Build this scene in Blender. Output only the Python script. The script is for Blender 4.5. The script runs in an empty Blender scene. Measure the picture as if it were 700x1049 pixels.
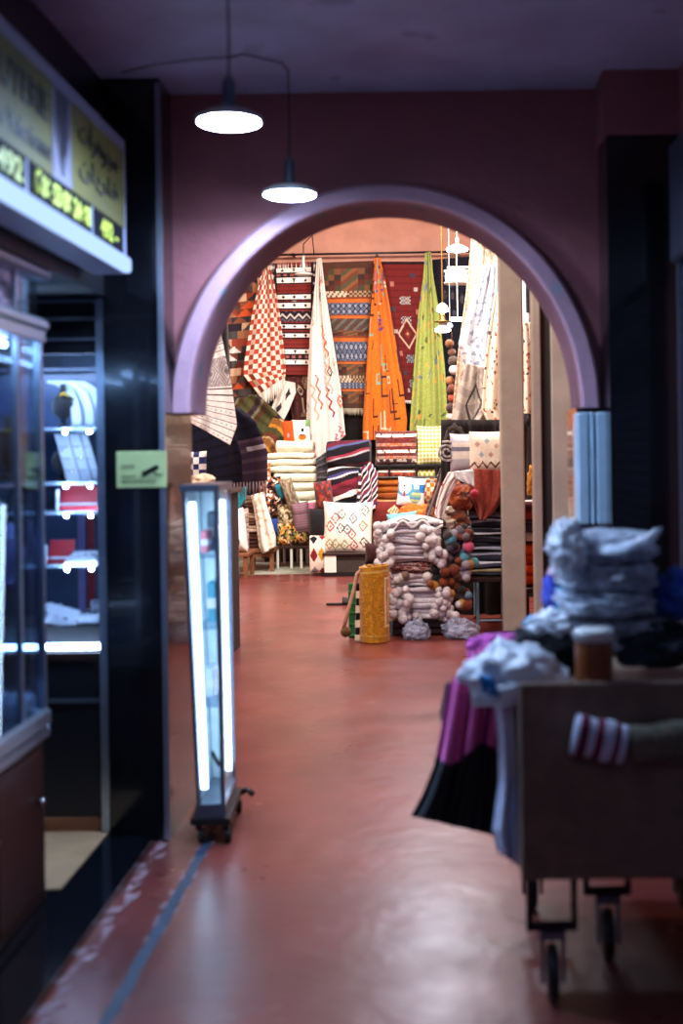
import bpy, math, random
from mathutils import Vector, Matrix, noise

R = random.Random(7)
SC = bpy.context.scene
COL = SC.collection
PI = math.pi

# ------------------------------------------------------------------ camera model (photo is 700 x 1049)
F, CX, CY, EYE, ROLL = 1300.0, 440.0, 462.0, 1.5, 0.0135

def P(px, py, Y):
    """the point of the place that the photo shows at pixel (px, py), at depth Y metres"""
    dx, dy = px - CX, py - CY
    u = dx - ROLL * dy
    v = dy + ROLL * dx
    return Vector((u * Y / F, Y, EYE - v * Y / F))

# ------------------------------------------------------------------ colours and materials
def lin(h):
    if isinstance(h, (tuple, list)):
        return tuple(h[:3])
    h = h.lstrip('#')
    out = []
    for i in (0, 2, 4):
        c = int(h[i:i + 2], 16) / 255.0
        out.append(c / 12.92 if c <= 0.04045 else ((c + 0.055) / 1.055) ** 2.4)
    return tuple(out)

MATS = {}

def mat(name, col='808080', rough=0.6, metal=0.0, var=0.12, scale=12.0, bump=0.0, bscale=60.0, alpha=1.0, spec=0.5, coat=0.0, sheen=0.0, trans=0.0):
    if name in MATS:
        return MATS[name]
    m = bpy.data.materials.new(name)
    m.use_nodes = True
    nt = m.node_tree
    b = nt.nodes['Principled BSDF']
    b.inputs['Roughness'].default_value = rough
    b.inputs['Metallic'].default_value = metal
    b.inputs['Alpha'].default_value = alpha
    b.inputs['Specular IOR Level'].default_value = spec
    b.inputs['Coat Weight'].default_value = coat
    b.inputs['Sheen Weight'].default_value = sheen
    b.inputs['Transmission Weight'].default_value = trans
    tc = nt.nodes.new('ShaderNodeTexCoord')
    nz = nt.nodes.new('ShaderNodeTexNoise')
    nz.inputs['Scale'].default_value = scale
    nz.inputs['Detail'].default_value = 4
    nt.links.new(tc.outputs['Object'], nz.inputs['Vector'])
    rp = nt.nodes.new('ShaderNodeValToRGB')
    c = lin(col)
    rp.color_ramp.elements[0].position = 0.3
    rp.color_ramp.elements[1].position = 0.7
    rp.color_ramp.elements[0].color = tuple(max(0, x * (1 - var)) for x in c) + (1,)
    rp.color_ramp.elements[1].color = tuple(min(1, x * (1 + var)) for x in c) + (1,)
    nt.links.new(nz.outputs['Fac'], rp.inputs['Fac'])
    nt.links.new(rp.outputs['Color'], b.inputs['Base Color'])
    if bump:
        n2 = nt.nodes.new('ShaderNodeTexNoise')
        n2.inputs['Scale'].default_value = bscale
        n2.inputs['Detail'].default_value = 3
        nt.links.new(tc.outputs['Object'], n2.inputs['Vector'])
        bp = nt.nodes.new('ShaderNodeBump')
        bp.inputs['Strength'].default_value = bump
        bp.inputs['Distance'].default_value = 0.02
        nt.links.new(n2.outputs['Fac'], bp.inputs['Height'])
        nt.links.new(bp.outputs['Normal'], b.inputs['Normal'])
    MATS[name] = m
    return m

def emis(name, col, strength):
    if name in MATS:
        return MATS[name]
    m = bpy.data.materials.new(name)
    m.use_nodes = True
    nt = m.node_tree
    nt.nodes.remove(nt.nodes['Principled BSDF'])
    e = nt.nodes.new('ShaderNodeEmission')
    e.inputs['Color'].default_value = lin(col) + (1,)
    e.inputs['Strength'].default_value = strength
    nt.links.new(e.outputs[0], nt.nodes['Material Output'].inputs['Surface'])
    MATS[name] = m
    return m

def cloth_mat(name='woven_cloth', bump=0.35, bscale=160, sheen=0.1):
    """colours come per face from the weave laid out in the mesh; noise varies the yarn"""
    if name in MATS:
        return MATS[name]
    m = bpy.data.materials.new(name)
    m.use_nodes = True
    nt = m.node_tree
    b = nt.nodes['Principled BSDF']
    b.inputs['Roughness'].default_value = 0.9
    b.inputs['Specular IOR Level'].default_value = 0.15
    b.inputs['Sheen Weight'].default_value = sheen
    at = nt.nodes.new('ShaderNodeAttribute')
    at.attribute_name = 'Col'
    tc = nt.nodes.new('ShaderNodeTexCoord')
    nz = nt.nodes.new('ShaderNodeTexNoise')
    nz.inputs['Scale'].default_value = 45
    nz.inputs['Detail'].default_value = 3
    nt.links.new(tc.outputs['Object'], nz.inputs['Vector'])
    mr = nt.nodes.new('ShaderNodeMapRange')
    mr.inputs['To Min'].default_value = 0.75
    mr.inputs['To Max'].default_value = 1.2
    nt.links.new(nz.outputs['Fac'], mr.inputs['Value'])
    mx = nt.nodes.new('ShaderNodeVectorMath')
    mx.operation = 'SCALE'
    nt.links.new(at.outputs['Color'], mx.inputs[0])
    nt.links.new(mr.outputs['Result'], mx.inputs['Scale'])
    nt.links.new(mx.outputs['Vector'], b.inputs['Base Color'])
    n2 = nt.nodes.new('ShaderNodeTexNoise')
    n2.inputs['Scale'].default_value = bscale
    nt.links.new(tc.outputs['Object'], n2.inputs['Vector'])
    bp = nt.nodes.new('ShaderNodeBump')
    bp.inputs['Strength'].default_value = bump
    bp.inputs['Distance'].default_value = 0.01
    nt.links.new(n2.outputs['Fac'], bp.inputs['Height'])
    nt.links.new(bp.outputs['Normal'], b.inputs['Normal'])
    MATS[name] = m
    return m

def glass_mat(name='clear_glass', tint='eaf6ff', refl=0.07, rough=0.02):
    if name in MATS:
        return MATS[name]
    m = bpy.data.materials.new(name)
    m.use_nodes = True
    nt = m.node_tree
    nt.nodes.remove(nt.nodes['Principled BSDF'])
    t = nt.nodes.new('ShaderNodeBsdfTransparent')
    t.inputs['Color'].default_value = lin(tint) + (1,)
    g = nt.nodes.new('ShaderNodeBsdfGlossy')
    g.inputs['Roughness'].default_value = rough
    lw = nt.nodes.new('ShaderNodeLayerWeight')
    lw.inputs['Blend'].default_value = 0.25
    nzt = nt.nodes.new('ShaderNodeTexNoise')
    nzt.inputs['Scale'].default_value = 3
    ml = nt.nodes.new('ShaderNodeMath')
    ml.operation = 'MULTIPLY_ADD'
    ml.inputs[1].default_value = 0.5
    ml.inputs[2].default_value = refl
    nt.links.new(lw.outputs['Fresnel'], ml.inputs[0])
    mx = nt.nodes.new('ShaderNodeMixShader')
    nt.links.new(ml.outputs[0], mx.inputs['Fac'])
    nt.links.new(t.outputs[0], mx.inputs[1])
    nt.links.new(g.outputs[0], mx.inputs[2])
    nt.links.new(mx.outputs[0], nt.nodes['Material Output'].inputs['Surface'])
    MATS[name] = m
    return m

def plastic_mat(name='clear_plastic', amount=0.35, col='dfe9f5'):
    if name in MATS:
        return MATS[name]
    m = bpy.data.materials.new(name)
    m.use_nodes = True
    nt = m.node_tree
    b = nt.nodes['Principled BSDF']
    b.inputs['Base Color'].default_value = lin(col) + (1,)
    b.inputs['Roughness'].default_value = 0.22
    tc = nt.nodes.new('ShaderNodeTexCoord')
    nz = nt.nodes.new('ShaderNodeTexNoise')
    nz.inputs['Scale'].default_value = 22
    nz.inputs['Detail'].default_value = 5
    nt.links.new(tc.outputs['Object'], nz.inputs['Vector'])
    mr = nt.nodes.new('ShaderNodeMapRange')
    mr.inputs['From Min'].default_value = 0.35
    mr.inputs['From Max'].default_value = 0.68
    mr.inputs['To Min'].default_value = max(0.05, amount - 0.25)
    mr.inputs['To Max'].default_value = min(1, amount + 0.3)
    nt.links.new(nz.outputs['Fac'], mr.inputs['Value'])
    nt.links.new(mr.outputs['Result'], b.inputs['Alpha'])
    bp = nt.nodes.new('ShaderNodeBump')
    bp.inputs['Strength'].default_value = 0.45
    bp.inputs['Distance'].default_value = 0.02
    nt.links.new(nz.outputs['Fac'], bp.inputs['Height'])
    nt.links.new(bp.outputs['Normal'], b.inputs['Normal'])
    MATS[name] = m
    return m

# ------------------------------------------------------------------ mesh building
class MB:
    def __init__(self):
        self.v, self.f, self.c, self.mi = [], [], [], []

    def face(self, idx, col=None, mi=0):
        self.f.append(tuple(idx)); self.c.append(col); self.mi.append(mi)

    def box(self, x0, x1, y0, y1, z0, z1, col=None, mi=0, bev=0.0):
        if bev <= 0:
            n = len(self.v)
            self.v += [(x, y, z) for z in (z0, z1) for x, y in ((x0, y0), (x1, y0), (x1, y1), (x0, y1))]
            for q in ((3, 2, 1, 0), (4, 5, 6, 7), (0, 1, 5, 4), (1, 2, 6, 5), (2, 3, 7, 6), (3, 0, 4, 7)):
                self.face([n + i for i in q], col, mi)
            return self
        b = min(bev, (x1 - x0) * .45, (y1 - y0) * .45, (z1 - z0) * .45)
        def ring(i, z):
            return [(x0 + i + (b - i if 0 else 0), y0 + i, z)]
        prof = [(b, z0), (0, z0 + b), (0, z1 - b), (b, z1)]
        rings = []
        for ins, z in prof:
            e = b
            X0, X1, Y0, Y1 = x0 + ins, x1 - ins, y0 + ins, y1 - ins
            k = e if ins == 0 else e * 0.5
            pts = [(X0 + k, Y0), (X1 - k, Y0), (X1, Y0 + k), (X1, Y1 - k), (X1 - k, Y1), (X0 + k, Y1), (X0, Y1 - k), (X0, Y0 + k)]
            rings.append([(x, y, z) for x, y in pts])
        self.loft(rings, col, mi, True)
        return self

    def loft(self, rings, col=None, mi=0, caps=True, closed=True):
        n0 = len(self.v)
        k = len(rings[0])
        for r in rings:
            self.v += [tuple(p) for p in r]
        for i in range(len(rings) - 1):
            for j in range(k if closed else k - 1):
                a = n0 + i * k + j
                b = n0 + i * k + (j + 1) % k
                self.face((a, b, b + k, a + k), col, mi)
        if caps:
            self.face([n0 + j for j in reversed(range(k))], col, mi)
            self.face([n0 + (len(rings) - 1) * k + j for j in range(k)], col, mi)
        return self

    def tube(self, pts, r, seg=8, col=None, mi=0):
        pts = [Vector(p) for p in pts]
        rs = r if isinstance(r, (list, tuple)) else [r] * len(pts)
        rings = []
        prev = None
        for i, p in enumerate(pts):
            d = (pts[min(i + 1, len(pts) - 1)] - pts[max(i - 1, 0)]).normalized()
            if prev is None:
                a = Vector((0, 0, 1)) if abs(d.z) < 0.9 else Vector((1, 0, 0))
                n = d.cross(a).normalized()
            else:
                n = (prev - d * prev.dot(d)).normalized()
            prev = n
            bb = d.cross(n)
            rings.append([p + (n * math.cos(2 * PI * j / seg) + bb * math.sin(2 * PI * j / seg)) * rs[i] for j in range(seg)])
        return self.loft(rings, col, mi)

    def lathe(self, prof, c=(0, 0, 0), seg=24, col=None, mi=0):
        rings = [[(c[0] + r * math.cos(2 * PI * j / seg), c[1] + r * math.sin(2 * PI * j / seg), c[2] + z) for j in range(seg)] for r, z in prof]
        return self.loft(rings, col, mi)

    def grid(self, fn, nu, nv, colfn=None, mi=0):
        n0 = len(self.v)
        for j in range(nv + 1):
            for i in range(nu + 1):
                self.v.append(tuple(fn(i / nu, j / nv)))
        for j in range(nv):
            for i in range(nu):
                a = n0 + j * (nu + 1) + i
                self.face((a, a + 1, a + nu + 2, a + nu + 1), colfn((i + .5) / nu, (j + .5) / nv) if colfn else None, mi)
        return self

    def ball(self, c, r, seg=12, rings=8, col=None, rough=0.0, sc=(1, 1, 1), mi=0, freq=3.0, seed=0):
        n0 = len(self.v)
        def pt(th, ph):
            d = Vector((math.sin(th) * math.cos(ph), math.sin(th) * math.sin(ph), math.cos(th)))
            k = 1 + (rough * noise.noise(d * freq + Vector((seed * 1.7, seed * .9, seed))) if rough else 0)
            return (c[0] + d.x * r * k * sc[0], c[1] + d.y * r * k * sc[1], c[2] + d.z * r * k * sc[2])
        rr = [[pt(PI * (i + .5) / rings, 2 * PI * j / seg) for j in range(seg)] for i in range(rings)]
        rr = rr[::-1]
        self.loft(rr, col, mi)
        return self

    def build(self, name, mats, parent=None, smooth=False, label=None, cat=None, group=None, kind=None, solid=0.0, local=False, sub=0):
        me = bpy.data.meshes.new(name)
        vs = [Vector(p) for p in self.v]
        org = Vector((0, 0, 0))
        if not local:
            if parent is not None:
                p = parent
                while p is not None:
                    org = org + p.location
                    p = p.parent
            elif vs:
                lo = [min(v[k] for v in vs) for k in range(3)]
                hi = [max(v[k] for v in vs) for k in range(3)]
                org = Vector(((lo[0] + hi[0]) / 2, (lo[1] + hi[1]) / 2, lo[2]))
        me.from_pydata([tuple(v - org) for v in vs], [], self.f)
        if not isinstance(mats, (list, tuple)):
            mats = [mats]
        for m in mats:
            me.materials.append(m)
        me.polygons.foreach_set('material_index', self.mi)
        if any(c is not None for c in self.c):
            ca = me.color_attributes.new('Col', 'FLOAT_COLOR', 'CORNER')
            cache = {}
            buf = []
            for f, c in zip(self.f, self.c):
                if c not in cache:
                    cache[c] = (lin(c) if c is not None else (.5, .5, .5)) + (1.0,)
                buf.extend(cache[c] * len(f))
            ca.data.foreach_set('color', buf)
        if smooth:
            me.polygons.foreach_set('use_smooth', [True] * len(self.f))
        me.update()
        o = bpy.data.objects.new(name, me)
        COL.objects.link(o)
        if parent is not None:
            o.parent = parent
        elif not local:
            o.location = org
        tag(o, label, cat, group, kind)
        if solid:
            md = o.modifiers.new('thickness', 'SOLIDIFY')
            md.thickness = solid
            md.offset = 0
        if sub:
            md = o.modifiers.new('smooth', 'SUBSURF')
            md.levels = md.render_levels = sub
        return o

def tag(o, label=None, cat=None, group=None, kind=None):
    if label: o['label'] = label
    if cat: o['category'] = cat
    if group: o['group'] = group
    if kind: o['kind'] = kind
    return o

def thing(name, loc, label, cat, group=None):
    o = bpy.data.objects.new(name, None)
    o.empty_display_size = 0.1
    COL.objects.link(o)
    o.location = loc
    return tag(o, label, cat, group)

def struct(mb, name, m, **k):
    return mb.build(name, m, kind='structure', **k)

CLOTH = cloth_mat()
SHAG = cloth_mat('shaggy_cloth', 1.0, 70, 0.3)

# ------------------------------------------------------------------ soft goods
def sheet(name, rows, Y, pat, label, cat='rug', nu=44, nv=96, amp=0.02, nf=3, ph=0.0, thick=0.012, group=None, parent=None, fringe=0.0, fringe_col='e8e2d6', toplump=0.0, drift=0.0, m=None, nf_top=None, fringe_top=0.0):
    """a hanging cloth: rows = (xl, yl, xr, yr) in photo pixels from top to bottom at depth Y"""
    n = len(rows) - 1
    ts = [0.0]
    for a, b in zip(rows, rows[1:]):
        ts.append(ts[-1] + max(1.0, abs((b[1] + b[3]) - (a[1] + a[3])) / 2 + .2 * (abs(b[0] - a[0]) + abs(b[2] - a[2])) / 2))
    ts = [t / ts[-1] for t in ts]
    def edge(v, k):
        i = 0
        while i < n - 1 and v > ts[i + 1]:
            i += 1
        t = (v - ts[i]) / (ts[i + 1] - ts[i])
        a, b = rows[i], rows[i + 1]
        return (a[k] + (b[k] - a[k]) * t, a[k + 1] + (b[k + 1] - a[k + 1]) * t)
    def fn(u, v):
        l, r = edge(v, 0), edge(v, 2)
        px, py = l[0] + (r[0] - l[0]) * u, l[1] + (r[1] - l[1]) * u
        d = amp * math.sin(2 * PI * nf * u + ph + 1.3 * v) * (0.35 + 0.65 * v) + amp * .5 * math.sin(2 * PI * nf * 1.7 * u + 2 * ph - 2 * v)
        if toplump:
            d += toplump * (1 - v) ** 2 * abs(math.sin(PI * 3 * u))
        return P(px, py, Y + d + drift * v)
    mb = MB().grid(fn, nu, nv, pat)
    o = mb.build(name, m or CLOTH, parent, True, label, cat, group, solid=thick)
    if parent is None:
        base = o
    else:
        base = o
    def mkfringe(v, L, sgn):
        fm = MB()
        k = max(8, int(nu * .5))
        for i in range(k):
            u = (i + .5) / k
            p = Vector(fn(u, v))
            q = p + Vector((R.uniform(-.006, .006), R.uniform(-.01, .01), -sgn * L * R.uniform(.8, 1.1)))
            mid = (p + q) / 2 + Vector((R.uniform(-.004, .004), 0, 0))
            fm.tube([p, mid, q], [.006, .008, .004], 5, fringe_col)
        fo = fm.build('fringe', CLOTH, None, True, local=True)
        fo.parent = base
        loc = Vector((0, 0, 0)); pp = base
        while pp is not None:
            loc += pp.location; pp = pp.parent
        fo.location = -loc
    if fringe:
        mkfringe(1.0, fringe, 1)
    if fringe_top:
        mkfringe(0.0, fringe_top, 1)
    return o

def cushion(name, x0, y0, x1, y1, Y, pat, label, cat='cushion', t=0.18, rz=0.0, tilt=0.0, lean=0.0, group=None, n=26, m=None, piping=None, pinch=0.05):
    """a stuffed cushion filling the pixel box at depth Y, standing upright; rz turns it in the picture plane's axis (roll), lean tips it back"""
    c = P((x0 + x1) / 2, (y0 + y1) / 2, Y)
    w, h = (x1 - x0) * Y / F, (y1 - y0) * Y / F
    mb = MB()
    def surf(side):
        def fn(u, v):
            a, b = 2 * u - 1, 2 * v - 1
            x = a * w / 2 * (1 - pinch * (1 - b * b) )
            z = -b * h / 2 * (1 - pinch * (1 - a * a))
            e = max(0.0, (1 - abs(a) ** 3.2) * (1 - abs(b) ** 3.2)) ** 0.55
            wr = 0.06 * noise.noise(Vector((a * 2.3, b * 2.3, len(label) % 17 + side)))
            return (x, side * t / 2 * e * (1 + wr), z)
        return fn
    mb.grid(surf(-1), n, n, pat)
    k = len(mb.f)
    mb.grid(surf(1), n, n, pat)
    for i in range(k, len(mb.f)):
        mb.f[i] = tuple(reversed(mb.f[i]))
    o = mb.build(name, m or CLOTH, None, True, label, cat, group, local=True)
    o.location = c
    o.rotation_euler = (lean, rz, tilt)
    if piping:
        pb = MB()
        pts = []
        for s in range(48):
            q = s / 48 * 4
            k = int(q); f = q - k
            a, b = [(2 * f - 1, -1), (1, 2 * f - 1), (1 - 2 * f, 1), (-1, 1 - 2 * f)][k]
            pts.append((a * w / 2 * (1 - pinch * (1 - b * b)), 0, -b * h / 2 * (1 - pinch * (1 - a * a))))
        pts.append(pts[0])
        pb.tube(pts, 0.008, 6, piping)
        pb.build('piping', CLOTH, o, True, local=True)
    return o

def blanket(name, x0, y0, x1, y1, Y, depth, pat, label, cat='blanket', layers=2, group=None, nx=40, wob=0.012, seed=0, m=None, jut=0.0, parent=None, seg=8):
    """a folded blanket: a stack of soft folds with rounded front edges, filling the pixel box at its front depth Y"""
    a, b = P(x0, y1, Y), P(x1, y0, Y)
    X0, X1, Z0, Z1 = a.x, b.x, min(a.z, b.z), max(a.z, b.z)
    h = (Z1 - Z0) / layers
    bul = min(h * .5, .075)
    prof = []
    for L in range(layers):
        zc = Z0 + h * (L + .5)
        dj = jut * math.sin(L * 2.1 + seed)
        for k in range(seg + 1):
            an = -PI / 2 + PI * k / seg
            prof.append((Y + bul - math.cos(an) * bul + dj, zc + math.sin(an) * h * .49))
    front = len(prof)
    prof.append((Y + depth * .6, Z1))
    prof.append((Y + depth, Z1 - .01))
    prof.append((Y + depth, Z0))
    prof.append((Y + depth * .6, Z0))
    k = len(prof)
    mb = MB()
    n0 = 0
    for i in range(nx + 1):
        s = i / nx
        x = X0 + (X1 - X0) * s
        e = min(s, 1 - s)
        sq = min(1.0, (e / 0.05)) if e < 0.05 else 1.0
        sq = math.sqrt(max(0.0, 1 - (1 - sq) ** 2)) * .35 + .65
        for (y, z) in prof:
            nz = noise.noise(Vector((x * 6 + seed * 3.1, z * 9, seed)))
            n2 = noise.noise(Vector((x * 5, seed * 2.2 + z * 14, 4.2)))
            zz = Z0 + (z - Z0) * 1.0 + wob * n2 * (0 if z <= Z0 + 1e-4 else 1)
            zc = (Z0 + Z1) / 2
            mb.v.append((x, y + wob * 1.4 * nz + (1 - sq) * bul * 1.6, zc + (zz - zc) * sq if layers == 1 else zz))
    for i in range(nx):
        for j in range(k):
            p, q = i * k + j, i * k + (j + 1) % k
            vv = min(1.0, j / front)
            mb.face((p, q, q + k, p + k), pat((i + .5) / nx, 1 - vv))
    mb.face([j for j in reversed(range(k))], pat(.01, .5))
    mb.face([nx * k + j for j in range(k)], pat(.99, .5))
    for i in range(len(mb.f)):
        mb.f[i] = tuple(reversed(mb.f[i]))
    return mb.build(name, m or CLOTH, parent, True, label, cat, group)

def pompom_mesh(col, r, seed):
    mb = MB()
    n = 150
    mb.ball((0, 0, 0), r * .86, 12, 8, col, 0.12, freq=5, seed=seed)
    for i in range(n):
        z = 1 - 2 * (i + .5) / n
        a = i * 2.39996
        s = math.sqrt(1 - z * z)
        d = Vector((s * math.cos(a), s * math.sin(a), z))
        t = d.cross(Vector((.3, .5, .8))).normalized() * r * .11
        w = d.cross(t).normalized() * r * .11
        k = len(mb.v)
        mb.v += [tuple(d * r * .8 + t), tuple(d * r * .8 - t * .5 + w), tuple(d * r * .8 - t * .5 - w), tuple(d * r * R.uniform(.98, 1.1))]
        for q in ((0, 1, 3), (1, 2, 3), (2, 0, 3)):
            mb.face([k + x for x in q], col)
    me = mb.build('pompom', SHAG, None, True, local=True)
    mesh = me.data
    bpy.data.objects.remove(me)
    return mesh

PM = {}
def pompom(parent, pos, col, r):
    key = (col, round(r, 3))
    if key not in PM:
        PM[key] = pompom_mesh(col, r, len(PM))
    o = bpy.data.objects.new('pompom', PM[key])
    COL.objects.link(o)
    o.parent = parent
    org = Vector((0, 0, 0)); p = parent
    while p is not None:
        org += p.location; p = p.parent
    o.location = Vector(pos) - org
    o.rotation_euler = (R.uniform(0, 6), R.uniform(0, 6), R.uniform(0, 6))
    return o

def heap(name, c, rad, pat, label, cat, crumple=0.3, freq=2.5, seed=0, m=None, seg=44, rings=30, parent=None, flat=True, group=None, ridge=0.0, boxy=0):
    """a crumpled soft lump (clothing, bags)"""
    mb = MB()
    rr = []
    for i in range(rings + 1):
        th = PI * (0.02 + .96 * i / rings)
        row = []
        for j in range(seg):
            a = 2 * PI * j / seg
            d = Vector((math.sin(th) * math.cos(a), math.sin(th) * math.sin(a), math.cos(th)))
            q = d * freq + Vector((seed * 3.3, seed * 1.7, seed * .9))
            k = 1 + crumple * noise.noise(q) + crumple * .5 * noise.noise(q * 2.3)
            if boxy:
                k *= 1 / (abs(d.x) ** boxy + abs(d.y) ** boxy + abs(d.z) ** boxy) ** (1 / boxy)
            if ridge:
                k += ridge * (0.5 - abs(noise.noise(q * 1.6))) * 1.2
            z = d.z * k
            if flat and z < -.6:
                z = -.6
            row.append((c[0] + d.x * k * rad[0], c[1] + d.y * k * rad[1], c[2] + z * rad[2]))
        rr.append(row)
    rr = rr[::-1]
    n0 = 0
    for r in rr:
        mb.v += r
    for i in range(rings):
        for j in range(seg):
            a = i * seg + j
            b = i * seg + (j + 1) % seg
            mb.face((a, b, b + seg, a + seg), pat((j + .5) / seg, 1 - (i + .5) / rings))
    mb.face(list(reversed(range(seg))), pat(.5, .99))
    mb.face([rings * seg + j for j in range(seg)], pat(.5, .01))
    return mb.build(name, m or CLOTH, parent, True, label, cat, group)

# ------------------------------------------------------------------ weave patterns: (u across, v down) -> colour
def solid(*cols):
    def f(u, v):
        k = noise.noise(Vector((u * 7, v * 7, len(cols[0]))))
        return cols[0] if len(cols) == 1 else cols[int(abs(k) * 3.0 * len(cols)) % len(cols)]
    return f

def checker(a, b, nx, ny, rot=False):
    def f(u, v):
        x, y = u * nx, v * ny
        if rot:
            x, y = x + y, x - y
        return a if (int(math.floor(x)) + int(math.floor(y))) % 2 == 0 else b
    return f

def stripes(cols, n, slope=0.0, wav=0.0):
    """cols = list of (colour, relative width)"""
    tot = sum(w for _, w in cols)
    def f(u, v):
        t = ((v + slope * u + wav * math.sin(u * 9)) * n) % 1.0 * tot
        for c, w in cols:
            if t < w:
                return c
            t -= w
        return cols[-1][0]
    return f

def scatter(bg, marks, n, seed, size=0.03, kinds=('dot', 'dash', 'zig', 'dia'), asp=1.0):
    rr = random.Random(seed)
    it = [(rr.random(), rr.random(), rr.choice(kinds), rr.choice(marks), rr.uniform(.7, 1.3) * size, rr.uniform(0, PI)) for _ in range(n)]
    def f(u, v):
        for x, y, k, c, s, an in it:
            dx, dy = u - x, (v - y) * asp
            if abs(dx) > 3 * s or abs(dy) > 3.2 * s:
                continue
            if k == 'dot' and dx * dx + dy * dy < s * s: return c
            if k == 'dash':
                p, q = dx * math.cos(an) + dy * math.sin(an), -dx * math.sin(an) + dy * math.cos(an)
                if abs(p) < s * 1.5 and abs(q) < s * .4: return c
            if k == 'zig' and abs(dy) < 3 * s:
                if abs(dx - s * .7 * (2 * abs((dy / s * .9) % 2 - 1) - 1) - dy * .35) < s * .38: return c
            if k == 'dia':
                d = abs(dx) + abs(dy)
                if s * .8 < d < s * 1.35 or d < s * .3: return c
            if k == 'box':
                d = max(abs(dx), abs(dy))
                if s * .65 < d < s: return c
            if k == 'ell':
                if (abs(dx) < s * .22 and abs(dy) < s * 2) or (abs(dy - 2 * s) < s * .22 and -s * .2 < dx < s * 2): return c
        return bg if not isinstance(bg, tuple) else bg[int(abs(noise.noise(Vector((u * 6, v * 9, seed)))) * 40) % len(bg)]
    return f

def diamonds(bg, cols, nx, ny, fill=.34, inner=None):
    def f(u, v):
        x, y = u * nx, v * ny
        i, j = int(math.floor(x)), int(math.floor(y))
        d = abs(x - i - .5) + abs(y - j - .5)
        c = cols[(i * 3 + j * 5 + (i * j)) % len(cols)]
        if inner is not None:
            if inner < d < fill or d < .1: return c
            return bg
        return c if d < fill else bg
    return f

def kilim_geo(u, v):
    pal = ['5a2a1e', '2b2430', '7a4a34', 'c8a68a', '33303a', '8d4030', '4a4644', '6d3a2a', '9a6a4c', '2a2226']
    k = int(v * 19)
    x = (u * 2.5 + (k % 3) * .37)
    i = int(x); f = x - i; g = v * 19 - k
    tri = abs(f - .5) * 2
    if (k + i) % 5 == 2 and tri < g: return 'd9d5d2' if (k * 7 + i) % 3 == 0 else 'c4552e'
    if (k + i) % 2 == 0 and tri < g: return pal[(k * 3 + i) % 10]
    return pal[(k * 7 + i * 2 + 3) % 10]

def kilim_band(u, v):
    """dark red rug with white bands of small black motifs"""
    if u < .14 or u > .86:
        return '231a26' if not (abs((v * 13) % 1 - .5) < .12 and (abs(u - .07) < .03 or abs(u - .93) < .03)) else 'b9a9b8'
    bands = [(.045, .085, 't'), (.135, .18, 't'), (.285, .33, 'd'), (.36, .405, 'd'), (.55, .59, 'd'), (.63, .67, 'd'), (.775, .815, 't'), (.865, .91, 't')]
    for a, b, k in bands:
        if a - .012 < v < b + .012:
            if not a < v < b: return '1c1520'
            x = (u - .14) / .72 * 3
            f = abs(x - int(x) - .5); g = (v - a) / (b - a)
            if k == 'd' and f * 2.2 + abs(g - .5) < .36: return '17131b'
            if k == 't' and f < .16 * (g if int(x) % 2 == 0 else 1 - g) and .15 < g < .85: return '17131b'
            return 'efe9e2'
    if .43 < v < .53:
        z = (v - .43) / .1 - abs(((u - .14) / .72 * 4) % 1 - .5) * .8
        return ['241a22', 'c9bfb8', '241a22', '5b5560'][int(z * 5) % 4]
    if abs(v - .12) < .02 or abs(v - .84) < .02:
        return '2a2030' if int(u * 14) % 2 else '9b5a4c'
    if abs(u - .5) < .04 and int(v * 40) % 9 == 4: return 'b6a6a0'
    return '7c2c26' if int(v * 50) % 2 else '6a2422'

def kilim_blue(u, v):
    bands = [(.0, .05, 'p'), (.05, .20, 'm'), (.20, .24, 'w'), (.24, .28, 'o'), (.28, .36, 'b'), (.36, .385, 'o'), (.385, .47, 'g'), (.47, .51, 'm'), (.51, .55, 'o'), (.55, .68, 'b'),
             (.68, .70, 'o'), (.70, .78, 'm'), (.78, .83, 'w'), (.83, .87, 'b'), (.87, .89, 'o'), (.89, .97, 'm'), (.97, 1.01, 'p')]
    for a, b, k in bands:
        if a <= v < b:
            g = (v - a) / (b - a)
            x = u * 9
            f = abs(x - int(x) - .5)
            if k == 'o': return 'b8622c' if g > .25 else '7a3a24'
            if k == 'b':
                return '8e93a6' if f + abs(((g * 2) % 1) - .5) < .36 else ('34363f' if f + abs(((g * 2) % 1) - .5) < .58 else '5d6478')
            if k == 'w':
                if u < .45: return 'cdb9a0' if (int(u * 30) + int(g * 3)) % 3 else '57402f'
                return 'a08a6a' if (int(u * 22) + int(g * 3)) % 2 else '5a3028'
            if k == 'm':
                i = int(u * 3)
                if i == 1: return ['6b3a28', '4d4a38', '7d5234'][int(g * 5 + u * 9) % 3]
                return ['5a2a22', '47402f', '6f4a30', '3a2a28'][(int(x) + int(g * 4)) % 4]
            if k == 'g': return ['66605a', '47433f', '57372c'][int(u * 15 + g * 4) % 3]
            return '4c3026'
    return '4c3026'

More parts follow.
